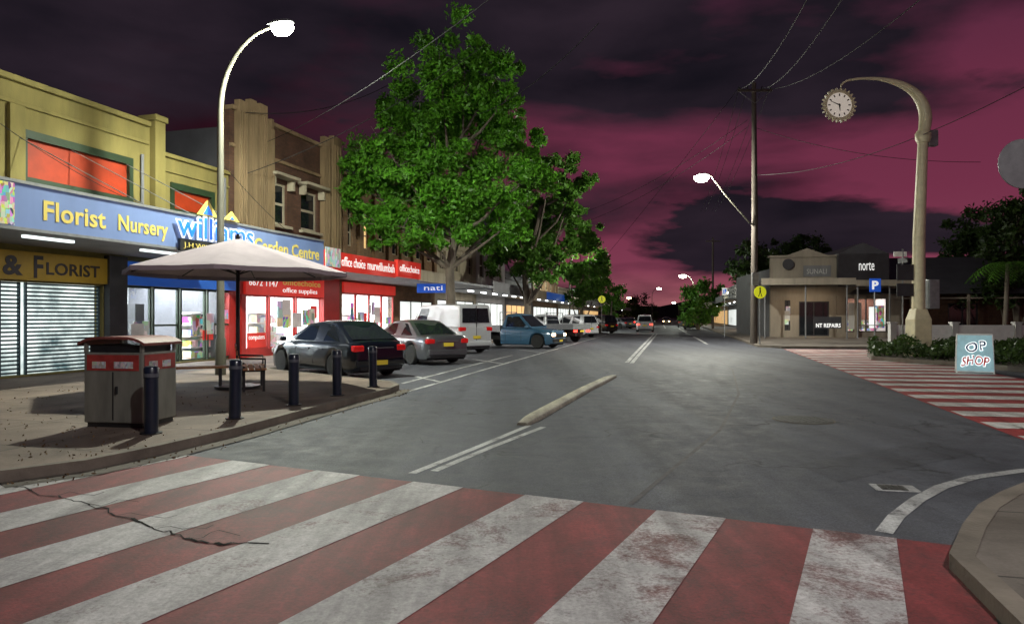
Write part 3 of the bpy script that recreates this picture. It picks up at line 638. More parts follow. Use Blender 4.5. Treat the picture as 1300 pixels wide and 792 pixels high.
m=MB(); m.add([(-9.6,-3,3.2),(9.6,-3,3.2),(9.6,8.6,3.4),(-9.6,8.6,3.4),(-5,3,6.2),(5,3,6.2)],[(0,1,5,4),(1,2,5),(2,3,4,5),(3,0,4),(3,2,1,0)]); m.build('roof','roofing',t)
for k in range(6): MB().box(-9.2+k*3.65,-9.05+k*3.65,-2.8,-2.65,.1,3.2).build('veranda_post','shop_wall',t)
MB().box(-9.2,9.2,-2.78,-2.68,2.85,2.95).build('veranda_beam','shop_wall',t); MB().box(-9.2,9.2,-2.78,-2.68,.95,1.02).build('veranda_rail','shop_wall',t)
t=thing('panel_fence','low white panel fence with square piers behind the garden bed','fence',(19.2,34.6,.12),R(-4))
for k in range(6): MB().box(k*3-.15,k*3+.15,-.15,.15,0,1.15).box(k*3-.19,k*3+.19,-.19,.19,1.15,1.22).build('pier','white_wall',t)
for k in range(5):
    MB().box(k*3+.15,k*3+2.85,-.05,.05,.15,1.0).box(k*3+.15,k*3+2.85,-.08,.08,1.0,1.06).build('panel','white_paint',t)
bed=[G(1106,457),G(1150,461),G(1220,465),G(1330,476),(20,18.6),(20.5,26),(16.2,28.5),(14.3,27.6)]
struct('garden_bed_kerb',MB().prism(bed,-.02,.15),'kerb')
def inpoly(x,y,P):
    c=False;n=len(P)
    for i in range(n):
        a,b=P[i],P[(i+1)%n]
        if (a[1]>y)!=(b[1]>y) and x<(b[0]-a[0])*(y-a[1])/(b[1]-a[1])+a[0]: c=not c
    return c
def leafmesh(name,P,size,mat,parent=None,up=0.0):
    n=len(P); P=np.array(P); a=rng.normal(size=(n,3)); a[:,2]*=(1-up); a/=np.linalg.norm(a,axis=1)[:,None]; b=rng.normal(size=(n,3)); b-=a*(a*b).sum(1)[:,None]; b/=np.linalg.norm(b,axis=1)[:,None]
    s=size*rng.uniform(.6,1.3,size=(n,1)); V=np.stack([P-a*s,P+b*s*.42,P+a*s,P-b*s*.42],1).reshape(-1,3)
    me=bpy.data.meshes.new(name); me.vertices.add(4*n); me.vertices.foreach_set('co',V.ravel()); me.loops.add(4*n); me.loops.foreach_set('vertex_index',np.arange(4*n)); me.polygons.add(n); me.polygons.foreach_set('loop_start',np.arange(0,4*n,4)); me.polygons.foreach_set('loop_total',np.full(n,4)); me.update(calc_edges=True); me.validate()
    me.materials.append(X[mat]); o=bpy.data.objects.new(name,me); C.objects.link(o)
    if parent:o.parent=parent
    return o
P=[]
while len(P)<16000:
    x=random.uniform(12,21); y=random.uniform(17,29)
    if inpoly(x,y,bed): 
        hh=.46+.24*math.sin(x*3.1)*math.sin(y*2.3)+.14*math.sin(x*7); P.append((x,y,.15+hh*random.random()**.5))
tag(leafmesh('ground_cover',P,.09,'leaf_dk'),'low dark leafy ground cover filling the garden bed','plants',kind='stuff')
# ------------------------------------------------------------------ trees
def tree(name,label,base,trunk_pts,rt,clumps,nl,size,leaf,group=None,limbs=True,airy=1.0):
    t=thing(name,label,'tree',(base[0],base[1],.1),0,group); m=MB()
    m.tube(trunk_pts,[rt*(1-.55*i/(len(trunk_pts)-1))*(1.35 if i==0 else 1) for i in range(len(trunk_pts))],9)
    m.build('trunk','bark',t,True)
    if limbs:
        for c in clumps:
            m=MB(); e=Vector(c[:3]); k=random.choice(range(max(0,len(trunk_pts)-4),len(trunk_pts)))
            if trunk_pts[k][2]>e.z: k=max(0,k-2)
            s=Vector(trunk_pts[k]); mid=(s+e)/2+Vector((random.uniform(-.3,.3),random.uniform(-.3,.3),-.1*abs(e.z-s.z)))
            m.tube([s,mid,e],[rt*.42,rt*.25,rt*.06],6)
            for q in range(3):
                e2=e+Vector((random.uniform(-1,1),random.uniform(-1,1),random.uniform(-.6,1)))*c[3]*.8; m.tube([mid.lerp(e,.7),e2],[rt*.12,rt*.03],5)
            m.build('limb','bark',t,True)
    P=[]
    wsum=sum(c[3]**2 for c in clumps)
    for c in clumps:
        n=int(nl*c[3]**2/wsum)
        sub=[(c[0]+random.gauss(0,.55*airy)*c[3],c[1]+random.gauss(0,.55*airy)*c[3],c[2]+random.gauss(0,.5*airy)*c[3],c[3]*random.uniform(.22,.55)/airy) for _ in range(14)]
        for k in range(n):
            q=random.choice(sub); d=Vector((random.gauss(0,1),random.gauss(0,1),random.gauss(0,.62))).normalized()*q[3]*(random.random()**.5)*random.uniform(.8,1.35); P.append((q[0]+d.x,q[1]+d.y,q[2]+d.z-abs(d.x*d.y)*.2))
    leafmesh('crown',P,size,leaf,t); return t
def clumps_px(base,D,lst,dj=1.6,kk=1.0):
    out=[]
    for (px,py,r) in lst:
        d=D+random.uniform(-dj,dj); p=W3(px,py,d); out.append((p[0]-base[0],p[1]-base[1],p[2]-.1,r*kk/FP*d))
    return out
b=( (571-CX)/FP*30.5,30.5)
tree('street_tree','tall leafy green street tree between the silver sedan and white van',b,[(0,0,0),(.05,0,2),(-.02,.1,3.6),(.2,0,5),(.3,.1,6.8),(.1,0,8.8)],.25,
 clumps_px(b,30.5,[(590,75,30),(560,108,38),(622,112,36),(522,145,38),(580,145,38),(612,165,42),(648,172,34),(492,190,38),(550,200,44),(606,212,44),(470,236,34),(520,242,44),(572,250,40),(602,268,38),(655,235,34),(462,272,22),(500,286,28),(540,298,26),(622,296,26),(675,205,20),(655,278,24),(455,205,16),(640,130,20)],2.2),78000,.125,'leaf_lit',airy=1.05)
b=((668-CX)/FP*47,47)
tree('street_tree','spreading dark street tree above the blue ute',b,[(0,0,0),(.1,0,2.2),(-.1,0,4.2),(.5,0,6.5),(1,0,9)],.28,
 clumps_px(b,47,[(668,235,24),(700,215,22),(728,240,20),(655,275,28),(690,270,26),(660,310,28),(715,290,22),(695,318,24),(640,330,18),(742,232,10),(675,342,20),(720,262,16),(705,335,18)],3),26000,.18,'leaf_md',airy=1.1)
b=((738-CX)/FP*68,68)
tree('street_tree','rounded street tree beyond the white van on the left',b,[(0,0,0),(0,0,2.5),(.2,0,5)],.22,clumps_px(b,68,[(735,315,18),(750,300,16),(725,345,18),(745,345,20),(762,335,14),(740,375,18),(755,370,14)],3),12000,.22,'leaf_md')
b=((776-CX)/FP*105,105)
tree('street_tree','small distant street tree at the end of the left kerb',b,[(0,0,0),(0,0,2.5),(.2,0,5)],.2,clumps_px(b,105,[(772,380,14),(782,375,12),(776,395,12)],3),2500,.3,'leaf_md')
b=((886-CX)/FP*80,80)
tree('street_tree','small round street tree on the right side of the road',b,[(0,0,0),(0,0,2),(.1,0,3)],.16,clumps_px(b,80,[(880,378,14),(895,372,14),(875,395,12),(895,395,14),(908,385,10)],2),6000,.24,'leaf_md')
for i,(px,D,ls,lb) in enumerate([(1010,95,[(1005,318,14),(1020,312,12),(1025,328,14),(995,330,12)],'dark tree standing above the grey corner shop'),
 (1238,58,[(1225,300,20),(1245,290,22),(1262,315,22),(1230,330,20),(1210,325,14),(1250,345,20),(1222,360,16)],'dark tree behind the fence at the right'),
 (1290,48,[(1270,290,16),(1290,270,22),(1310,280,28),(1285,310,26),(1310,330,30),(1290,345,26),(1265,370,20)],'tall dark tree at the right edge of the street'),
 (1195,62,[(1185,370,16),(1205,360,16),(1170,380,12),(1190,392,14),(1215,385,14)],'small dark tree between the shops and the hall'),
 (955,120,[(950,330,16),(965,320,16),(940,345,18),(970,345,20)],'distant tree behind the power pole'),
 (815,230,[(800,392,10),(812,388,12),(826,392,9)],'distant tree crown low over the far road')]):
    b=((px-CX)/FP*D,D); cl=clumps_px(b,D,ls,2,1.15); zt=min(c[2] for c in cl)
    tree('background_tree',lb,b,[(0,0,0),(.1,0,max(1,zt*.6)),(0,0,zt+1)],.2,cl,8000 if D<100 else 3500,.22 if D<100 else .4,'leaf_dk')
b=((1275-CX)/FP*40,40); t=thing('palm_tree','slender palm with drooping fronds by the right edge','palm',(b[0],b[1],.1))
MB().tube([(0,0,0),(.1,0,2),(.2,0,4.6)],[.16,.13,.11],9).build('trunk','bark',t,True)
for k in range(14):
    a=k*2.4; L_=2.0+random.random()*.5; m=MB(); pts=[]
    for j in range(9):
        s=j/8; pts.append(Vector((.2+math.cos(a)*L_*s,math.sin(a)*L_*s,4.6+.9*s-2.0*s*s)))
    side=Vector((-math.sin(a),math.cos(a),0))
    for j in range(8):
        p,q=pts[j],pts[j+1]
        for sg in (-1,1):
            for h in (0,.5):
                o=p.lerp(q,h); wd=.55*math.sin(math.pi*min(.98,(j+h+.6)/8.8)); tip=o+side*sg*wd+Vector((0,0,-wd*.5))+(q-p)*.5; m.add([o,o+(q-p)*.35,tip],[(0,1,2)])
    m.build('frond','leaf_md',t)
# ------------------------------------------------------------------ street lamps
def lamp_post(label,base,height,arm,power,post='lamp_pole',rp=.1,name='street_lamp',grp=None,lens='lamp',zb=.12,col=(.93,1,.86),big=1.0,spot=0,srot=(0,0,0)):
    t=thing(name,label,'street lamp',(base[0],base[1],zb),0,grp); ax,ay,az=arm; m=MB(); zz=height
    m.tube([(0,0,0),(0,0,.9),(0,0,.95),(0,0,zz*.75)],[rp*1.35,rp*1.3,rp,rp*.75],12)
    m.build('post',post,t,True); pts=[]
    for k in range(13):
        s=k/12; pts.append((ax*(1-math.cos(s*math.pi/2))*.98,ay*(1-math.cos(s*math.pi/2)),zz*.75+(az-zz*.75)*math.sin(s*math.pi/2)))
    MB().tube(pts,[rp*.75-(rp*.4)*k/12 for k in range(13)],10).build('arm',post,t,True)
    d=Vector((ax,ay,0)).normalized(); hd=MB()
    hd.lathe([(.02,-.1),(.13,-.06),(.17,.0),(.15,.07),(.05,.12)],n=14); hd.v=[(ax+d.x*(x*2.3+.1)-d.y*y, ay+d.y*(x*2.3+.1)+d.x*y, az+z*.8+.05) for x,y,z in hd.v]
    hd.build('lamp_head','galv',t,True)
    le=MB().lathe([(.03,-.24),(.12,-.21),(.17,-.12),(.18,-.03)],n=16); le.v=[(ax+d.x*(x*1.7*big+.15)-d.y*y*big, ay+d.y*(x*1.7*big+.15)+d.x*y*big, az+z*big) for x,y,z in le.v]; le.build('lamp_lens',lens,t,True)
    if power: light('POINT',(ax+d.x*.15,ay+d.y*.15,az-.36*big),power,col,.15,parent=t)
    if spot: light('SPOT',(ax+d.x*.15,ay+d.y*.15,az-.4*big),spot,col,.12,rot=srot,spot=162,blend=.35,parent=t)
    return t
bx=((280-CX)/FP*17.5,17.5); p=W3(352,34,17.0)
lamp_post('tall curved street lamp rising beside the umbrella and blue awning',bx,9.0,(p[0]-bx[0],p[1]-bx[1],p[2]-.12),1700,rp=.1,spot=3400,srot=(R(16),R(-6),0),col=(.95,1,.84))
lamp_post('unseen street lamp added behind the camera to light the foreground',(7.0,-2.0),9.2,(-3.2,1.2,9.4),2600,rp=.13,col=(1,.97,.95))  # out-of-view lamp added; the foreground is lit from this side
for i,(px,py,D,sgn,lb,ln) in enumerate([(744,316,75,1,'distant lit street lamp above the left shops','lamp_s'),(868,350,120,-1,'distant lit street lamp right of the road','lamp_s'),(836,366,190,1,'farthest lit street lamp on the left','lamp_s'),(922,372,95,-1,'low lit street lamp near the right shops','lamp_s'),(798,378,210,1,'tiny warm street lamp left of the far road','lamp_w'),(856,384,260,-1,'tiny street lamp at the top of the far road','lamp_s'),(784,392,230,1,'lowest tiny warm street lamp at the far left kerb','lamp_w')]):
    p=W3(px,py,D); lamp_post(lb,(p[0]-1.8*sgn,D),p[2]-.2,(1.8*sgn,0,p[2]),3600 if i<2 else 0,rp=.1,lens=ln,big=1.3 if D<100 else 2.2)
# ------------------------------------------------------------------ power pole
D=38; bx=((957-CX)/FP*D,D); t=thing('power_pole','tall timber power pole with crossarm and lit street lamp','power pole',(bx[0],bx[1],.12))
zt=W3(957,108,D)[2]
MB().tube([(0,0,0),(.05,0,zt*.5),(0,0,zt)],[.2,.17,.12],12).build('pole','pole_wood',t,True)
za=W3(957,119,D)[2]; MB().box(-.95,.95,-.2,-.1,za-.06,za+.06).build('crossarm','pole_wood',t)
for k in (-.85,-.4,.4,.85): MB().lathe([(.03,za+.06),(.05,za+.1),(.03,za+.14),(.05,za+.18),(.02,za+.22)],k,-.15,8).build('insulator','dark',t,True)
for k in (-.9,.9): MB().tube([(k,-.15,za-.05),(0,-.15,za-.7)],.02,5).build('brace','galv',t)
p=W3(893,226,D); q=W3(950,285,D); q=(q[0]-bx[0],0,q[2]); e=(p[0]-bx[0],0,p[2])
MB().tube([(0,-.1,q[2]-.2),(q[0],-.1,q[2]),((q[0]+e[0])*.5,-.1,(q[2]*.45+e[2]*.55)),(e[0]+.4,-.05,e[2]-.02),e],[.05,.045,.04,.035,.035],8).build('lamp_arm','lamp_pole',t,True)
hd=MB().lathe([(.02,-.08),(.14,-.05),(.17,.0),(.15,.06),(.05,.1)],n=14); hd.v=[(e[0]-x*2.2,y,e[2]+z+.04) for x,y,z in hd.v]; hd.build('lamp_head','galv',t,True)
le=MB().lathe([(.05,-.36),(.2,-.31),(.28,-.18),(.3,-.03)],n=16); le.v=[(e[0]-x*1.4-.1,y,e[2]+z) for x,y,z in le.v]; le.build('lamp_lens','lamp',t,True)
light('POINT',(e[0]-.1,0,e[2]-.55),3200,(1,1,.84),.15,parent=t); light('SPOT',(e[0]-.1,0,e[2]-.6),4600,(1,1,.9),.12,spot=158,blend=.5,parent=t)
MB().box(-.19,.19,-.3,-.2,3.2,3.9).build('switch_box','galv',t)
# ------------------------------------------------------------------ wires
def wire(a,b,sag,label,grp='overhead wires',r=.014):
    a=Vector(a);b=Vector(b); pts=[]
    for k in range(15):
        s=k/14; p=a.lerp(b,s); p.z-=sag*4*s*(1-s); pts.append(p)
    tag(MB().tube(pts,r,5).build('overhead_wire','chassis'),label,'wire',grp)
pt=(bx[0],bx[1]); lw='thin black overhead wire strung high across the evening sky'
for k in (-.85,-.4,.4,.85):
    wire((pt[0]+k,37.85,za+.34),(pt[0]+k+10,37.85+44,za+.2),.8,lw); 
wire((pt[0]-.85,37.85,za+.3),W3(705,395,90),.6,lw)
wire((pt[0]-.4,37.85,za-1.5),W3(700,280,60),.9,lw); wire((pt[0]-.4,37.85,za-1.9),W3(705,292,60),.9,lw)
wire((pt[0]+.1,38,za-1.9),W3(1245,206,33),.5,lw); wire((pt[0]+.1,38,za-4.5),W3(1340,90,20),.8,lw)
wire((pt[0]+.4,37.85,za+.2),W3(1075,-10,16),.5,lw); wire((pt[0]+.85,37.85,za+.2),W3(1180,-10,16),.5,lw); wire((pt[0]-.85,37.85,za+.2),W3(1030,-10,16),.5,lw)
wire(W3(310,143,24.4),W3(515,95,32),.6,lw); wire(W3(335,182,26),W3(640,-15,14),.3,lw,r=.009); wire(W3(300,225,24.5),W3(625,50,26),.5,lw); wire(W3(600,148,27),W3(760,30,20),.4,lw)
wire(W3(-10,150,14),W3(212,272,20.5),.2,lw,r=.008); wire(W3(280,205,17.5),W3(420,330,24),.3,lw,r=.008)
p=W3(905,303,85); t=thing('power_pole','more distant timber power pole on the right verge','power pole',(p[0],85,.1)); MB().tube([(0,0,0),(0,0,p[2])],[.16,.11],8).build('pole','pole_wood',t,True); MB().box(-.9,.9,-.15,-.05,p[2]-.5,p[2]-.38).build('crossarm','pole_wood',t)
# ------------------------------------------------------------------ clock column
D=25.5; bx=((1166-CX)/FP*D,D); t=thing('clock_column','tall cream column with curved arm carrying a round clock','street clock',(bx[0],bx[1],.1))
k=D/FP
def cz(py): return H+(HY-py)*k-.1
def cxx(px): return (px-1166)*k
MB().lathe([(.52,0),(.52,.35),(.45,.42),(.45,cz(402)-.1),(.36,cz(398)),(.3,cz(392))],n=4,off=math.pi/4).build('pedestal','clock_cream',t,bevel=.03)
MB().tube([(0,0,cz(394)),(.02,0,cz(300)),(cxx(1172),0,cz(172))],[.23,.21,.17],16).build('column','clock_cream',t,True)
MB().lathe([(.2,cz(182)),(.27,cz(176)),(.27,cz(170)),(.2,cz(166))],cxx(1172),0,16).build('capital','clock_cream',t,True)
ctl=[(1172,172),(1175,150),(1171,132),(1160,117),(1143,107),(1120,101),(1095,100),(1075,103),(1067,110)]; rr0=[.19,.22,.2,.16,.12,.07,.045,.04,.035]
arm=[];ra=[]
for i in range(len(ctl)-1):
    p0,p1,p2,p3=[ctl[min(max(i+j,0),len(ctl)-1)] for j in (-1,0,1,2)]
    for s in (0,.25,.5,.75):
        arm.append(tuple(.5*((2*p1[q])+(-p0[q]+p2[q])*s+(2*p0[q]-5*p1[q]+4*p2[q]-p3[q])*s*s+(-p0[q]+3*p1[q]-3*p2[q]+p3[q])*s**3) for q in (0,1))); ra.append(rr0[i]*(1-s)+rr0[i+1]*s)
arm.append(ctl[-1]); ra.append(.035)
MB().tube([(cxx(a),0,cz(b_)) for a,b_ in arm],ra,14).build('curved_arm','clock_cream',t,True)
MB().box(cxx(1177),cxx(1189),-.12,.12,cz(186),cz(166)).build('cabinet_bracket','galv',t,bevel=.02)
MB().box(cxx(1176),cxx(1189),-.2,.2,cz(392),cz(355)).build('switch_box','galv',t,bevel=.02)
for a,b in ((356,336),(376,360)): MB().box(cxx(1137),cxx(1158),-.1,-.06,cz(a),cz(b)).build('sign_plate','dark',t)
ccx,ccz=cxx(1065),cz(134)
m=MB(); n=24; vs=[];fs=[]
for ring,y in enumerate((-.09,.09)):
    for k2 in range(n*4):
        a=2*math.pi*k2/(n*4); r=.64 if (k2//2)%2 else .55; vs.append((ccx+r*math.cos(a),y*.6,ccz+r*math.sin(a)))
    for k2 in range(n*4):
        a=2*math.pi*k2/(n*4); vs.append((ccx+.46*math.cos(a),y*.6,ccz+.46*math.sin(a)))
N=n*4
for i in range(N):
    j=(i+1)%N; fs+=[(i,j,N+j,N+i),(2*N+j,2*N+i,3*N+i,3*N+j),(i,2*N+i,2*N+j,j)]
m.add(vs,fs).build('gear_rim','clock_cream',t)
m=MB().lathe([(.46,0),(.46,.08)],n=32); m.v=[(x+ccx,.04-z,y+ccz) for x,y,z in m.v]; m.build('clock_face','clock_face',t)
m=MB()
for k2 in range(12):
    a=k2*math.pi/6; u_=Vector((math.cos(a),0,math.sin(a))); v_=Vector((-math.sin(a),0,math.cos(a))); c=Vector((ccx,-.045,ccz)); m.add([c+u_*.33-v_*.022,c+u_*.42-v_*.022,c+u_*.42+v_*.022,c+u_*.33+v_*.022],[(0,1,2,3)])
m.build('hour_marks','dark_txt',t)
def hand(ang,ln,w_):
    a=math.pi/2-ang; u_=Vector((math.cos(a),0,math.sin(a))); v_=Vector((-math.sin(a),0,math.cos(a))); c=Vector((ccx,-.05,ccz)); MB().add([c-u_*.05-v_*w_,c+u_*ln-v_*w_*.4,c+u_*ln+v_*w_*.4,c-u_*.05+v_*w_],[(0,1,2,3)]).build('clock_hand','black',t)
hand(math.pi*2*(5.8/12),.22,.032); hand(math.pi*2*(49/60),.36,.024)
D=9.5; p=W3(1299,208,D); t=thing('round_road_sign','back of a round grey road sign at the right edge','road sign',(p[0]+.0,D,.1))
MB().tube([(.12,.06,0),(.12,.06,p[2]+.2)],.04,10).build('post','galv',t,True)
m=MB().lathe([(.34,0),(.345,.01),(.34,.02)],n=40); m.v=[(x,z,y+p[2]-.1) for x,y,z in m.v]; m.build('sign_disc','galv',t)
def post_sign(name,label,px,py,D,w,h,mat,txt,tm,shape='rect',base=.12):
    p=W3(px,py,D); t=thing(name,label,'road sign',(p[0],D,base)); z=p[2]-base
    MB().tube([(0,.05,0),(0,.05,z+h/2)],.035,8).build('post','galv',t,True)
    if shape=='rect': MB().box(-w/2,w/2,-.01,.01,z-h/2,z+h/2).build('sign_plate',mat,t,bevel=.004)
    elif shape=='round':
        m=MB().lathe([(w/2,0),(w/2,.02)],n=28); m.v=[(x,.01-q,y+z) for x,y,q in m.v]; m.build('sign_plate',mat,t)
    if txt: text(t,txt,-w*.28,w*.28,z-h*.32,z+h*.32,-.016,tm,bold=.03)
    return t,z
post_sign('parking_sign','blue parking sign on a thin post at the far right corner',1111,362,37,.62,.72,'pblue','P','white_txt')
for px,py,D,lb in ((965,371,36.5,'yellow round pedestrian sign beside the timber power pole'),(764,380,62,'yellow round pedestrian sign on the left kerb')):
    t,z=post_sign('pedestrian_sign',lb,px,py,D,.66,.66,'sign_y',None,None,'round')
    m=MB(); 
    m.box(-.04,.04,-.02,-.014,z-.02,z+.14); m.add([(-.04,-.017,z-.02),(.0,-.017,z-.02),(-.08,-.017,z-.24),(-.12,-.017,z-.24)],[(0,1,2,3)]); m.add([(0,-.017,z-.02),(.04,-.017,z-.02),(.12,-.017,z-.24),(.08,-.017,z-.24)],[(0,1,2,3)])
    m2=MB().lathe([(.05,0),(.05,.006)],n=12); m2.v=[(x,-.012-q,y+z+.2) for x,y,q in m2.v]; m.add(m2.v,m2.f); m.build('walking_symbol','black',t)
post_sign('no_stopping_sign','small white parking sign on a grey post near the corner shop',920,370,50,.4,.55,'white_paint','1P','pblue')
p=W3(1146,320,27); t=thing('street_name_sign','street name blades on a tall thin pole beside the clock column','road sign',(p[0],27,.12)); MB().tube([(0,0,0),(0,0,p[2])],.03,8).build('post','galv',t,True)
MB().box(-.35,.15,-.02,.02,p[2]-.3,p[2]-.1).build('name_blade','white_paint',t); MB().box(-.02,.02,-.35,.3,p[2]-.55,p[2]-.35).build('name_blade','dark',t)
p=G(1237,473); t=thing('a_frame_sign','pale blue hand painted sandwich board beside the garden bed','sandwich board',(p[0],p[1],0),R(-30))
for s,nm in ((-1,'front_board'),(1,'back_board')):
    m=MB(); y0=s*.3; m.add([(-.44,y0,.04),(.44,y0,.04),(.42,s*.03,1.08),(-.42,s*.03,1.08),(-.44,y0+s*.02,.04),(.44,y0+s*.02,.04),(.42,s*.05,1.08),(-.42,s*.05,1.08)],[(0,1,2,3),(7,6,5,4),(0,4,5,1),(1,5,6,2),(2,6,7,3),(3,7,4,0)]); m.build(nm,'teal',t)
    m=MB()
    for sx in (-1,1): m.tube([(sx*.44,y0,0),(sx*.42,s*.03,1.1)],.022,6)
    m.tube([(-.42,s*.04,1.09),(.42,s*.04,1.09)],.022,6); m.tube([(-.44,y0,.05),(.44,y0,.05)],.022,6); m.build('board_frame','white_paint',t)
def slant(o,y0=-.32,z0=.04,y1=-.05,z1=1.08,off=.012):
    for v in o.data.vertices: v.co.y=y0+(v.co.z-z0)/(z1-z0)*(y1-y0)-off
def wobble(o,k):
    for v in o.data.vertices: x,z=v.co.x,v.co.z; v.co.z=z+.03*math.sin(x*9+k)+.05*x; v.co.x=x+.02*math.sin(z*14+k)
for bd,a,b_,c,d,kk in (('OP',-.22,.3,.6,.9,0),('SHOP',-.34,.34,.2,.5,2)):
    o=text(t,bd,a,b_,c,d,0,'white_txt',bold=.08); wobble(o,kk); slant(o,off=.01); o=text(t,bd,a+.02,b_-.02,c+.02,d-.02,0,'teal_dk' if bd=='OP' else 'red_txt',bold=.01); wobble(o,kk); slant(o,off=.014)
# ------------------------------------------------------------------ litter bin
px0,py0=167,541; D=1.48*FP/(py0-HY)+.25; t=thing('litter_bin','square grey litter bin enclosure with curved maroon hood and red panels','litter bin',((px0-CX)/FP*D,D,.12),R(-8))
w_=.43; d_=.36
MB().box(-w_,w_,-d_,d_,.06,1.0).build('cabinet','steel',t,bevel=.015)
MB().box(-w_+.03,w_-.03,-d_+.03,d_-.03,0,.06).build('plinth','black',t)
for sx in (-1,1):
    for sy in (-1,1):
        xq=sorted((sx*w_,sx*(w_-.04))); yq=sorted((sy*d_,sy*(d_-.04))); MB().box(xq[0],xq[1],yq[0],yq[1],1.001,1.13).build('corner_post','steel',t)
MB().box(-w_+.05,w_-.05,-d_+.05,d_-.05,1.001,1.1).build('bin_liner','black',t)
m=MB(); n=12; vs=[];fs=[]
for y in (-d_-.05,d_+.05):
    for rr_ in (0,1):
        for k in range(n+1):
            a=-1+2*k/n; vs.append((a*(w_+.06),y,1.13+(.085)*(1-abs(a)**4)-(0 if rr_==0 else .035)))
for k in range(n): 
    fs+=[(k,k+1,2*(n+1)+k+1,2*(n+1)+k),(n+1+k,3*(n+1)+k,3*(n+1)+k+1,n+1+k+1),(k,n+1+k,n+1+k+1,k+1),(2*(n+1)+k,2*(n+1)+k+1,3*(n+1)+k+1,3*(n+1)+k)]
fs+=[(0,2*(n+1),3*(n+1),n+1),(n,2*n+1,4*n+3,3*n+2)]
m.add(vs,fs).build('hood','maroon',t,True)
X['poster']=M('poster_print',(.34,.04,.035),.5,.4,6); X['poster_mark']=goods_mat('poster_print_mark',22,.25); 
MB().box(-w_+.05,w_-.05,-d_-.008,-d_-.001,.76,.97).build('poster','poster',t)
MB().box(w_+.001,w_+.008,-d_+.04,d_-.04,.76,.97).build('poster','poster',t)
for a,b in ((-.3,-.1),(.02,.3)): MB().box(a,b,-d_-.011,-d_-.0085,.79,.88).build('poster_print','poster_mark',t)
for a,b in ((-.24,-.06),(.04,.22)): MB().box(w_+.0085,w_+.011,a,b,.79,.88).build('poster_print','poster_mark',t)
MB().box(-.008,.008,-d_-.006,-d_-.001,.1,.74).build('door_seam','black',t); MB().box(.05,.07,-d_-.03,-d_-.001,.45,.55).build('door_handle','black',t)
# ------------------------------------------------------------------ bollards
bl=['dark navy bollard nearest the camera beside the litter bin','second dark navy bollard from the camera, in front of the umbrella','third dark navy bollard along the kerb, in the middle of the row','fourth dark navy bollard along the kerb, before the dark hatchback','farthest dark navy bollard at the tip of the kerb']
proto=None
for i,(px,py) in enumerate(((192,550),(298,531),(373,514),(428,502),(474,491))):
    g=G(px,py,.12)
    if proto is None:
        proto=thing('bollard','', 'bollard',(g[0],g[1],.12)); 
        MB().lathe([(.085,0),(.085,.7),(.09,.705),(.09,.83),(.07,.855),(.02,.862)],n=20).build('post','navy',proto,True)
        MB().lathe([(.0865,.72),(.0925,.722),(.0925,.765),(.0865,.767)],n=20).build('reflective_band',M('grey_band',(.1,.11,.13),.4),proto,True); MB().lathe([(.13,0),(.13,.015)],n=20).build('base_flange','black',proto); o=proto
    else: o=copy_tree(proto); o.location=(g[0],g[1],.12)
    o.rotation_euler=(R(random.uniform(-1.2,1.2)),R(random.uniform(-1.5,1.5)),0)
    tag(o,bl[i],'bollard','bollards along the kerb')
# ------------------------------------------------------------------ umbrella
D=14.2; p=W3(302,303,D); t=thing('patio_umbrella','large pale mauve octagonal umbrella open over the seats','umbrella',(p[0],D,.12))
MB().tube([(0,0,0),(0,0,p[2]-.1)],.04,12).build('pole','black',t,True); MB().lathe([(.45,0),(.45,.06),(.12,.09),(.07,.3)],n=24).build('base','black',t,True)
zt=p[2]-.12; ze=W3(300,345,D)[2]-.12; m=MB(); vs=[];fs=[]; n=8; Rr=2.2; rings=12; sub=8
for r in range(rings+1):
    s=r/rings
    for k in range(n*sub):
        a=2*math.pi*k/(n*sub)+.2; w2=(k%sub)/sub; loc=abs(((k%sub)/sub)-.5)*2
        rad=Rr*s*(math.cos(math.pi/8)/math.cos((w2-.5)*math.pi/4))
        z=zt-(zt-ze)*(s**1.05)-.035*s*(1-loc**1.5)*(1-s*.8)*2+.003*math.sin(k*2.1+r)*s
        vs.append((rad*math.cos(a),rad*math.sin(a),z))
N=n*sub
for r in range(rings):
    for k in range(N): fs.append((r*N+k,(r+1)*N+k,(r+1)*N+(k+1)%N,r*N+(k+1)%N))
b0=rings*N; 
for k in range(N): x,y,z=vs[b0+k]; vs.append((x*1.003,y*1.003,z-.085))
for k in range(N): fs.append((b0+k,b0+N+k,b0+N+(k+1)%N,b0+(k+1)%N))
m.add(vs,fs).build('canopy','canvas',t,True)
for k in range(8):
    a=2*math.pi*k/8+.2; e=(Rr*.92*math.cos(a),Rr*.92*math.sin(a)); MB().tube([(0,0,zt-.08),(e[0],e[1],ze-.02)],.014,6).tube([(0,0,zt-.75),(e[0]*.5,e[1]*.5,(zt+ze)/2-.04)],.011,6).build('rib','black',t)
MB().lathe([(.03,zt-.02),(.05,zt+.03),(.02,zt+.1)],n=10).build('finial','black',t,True)
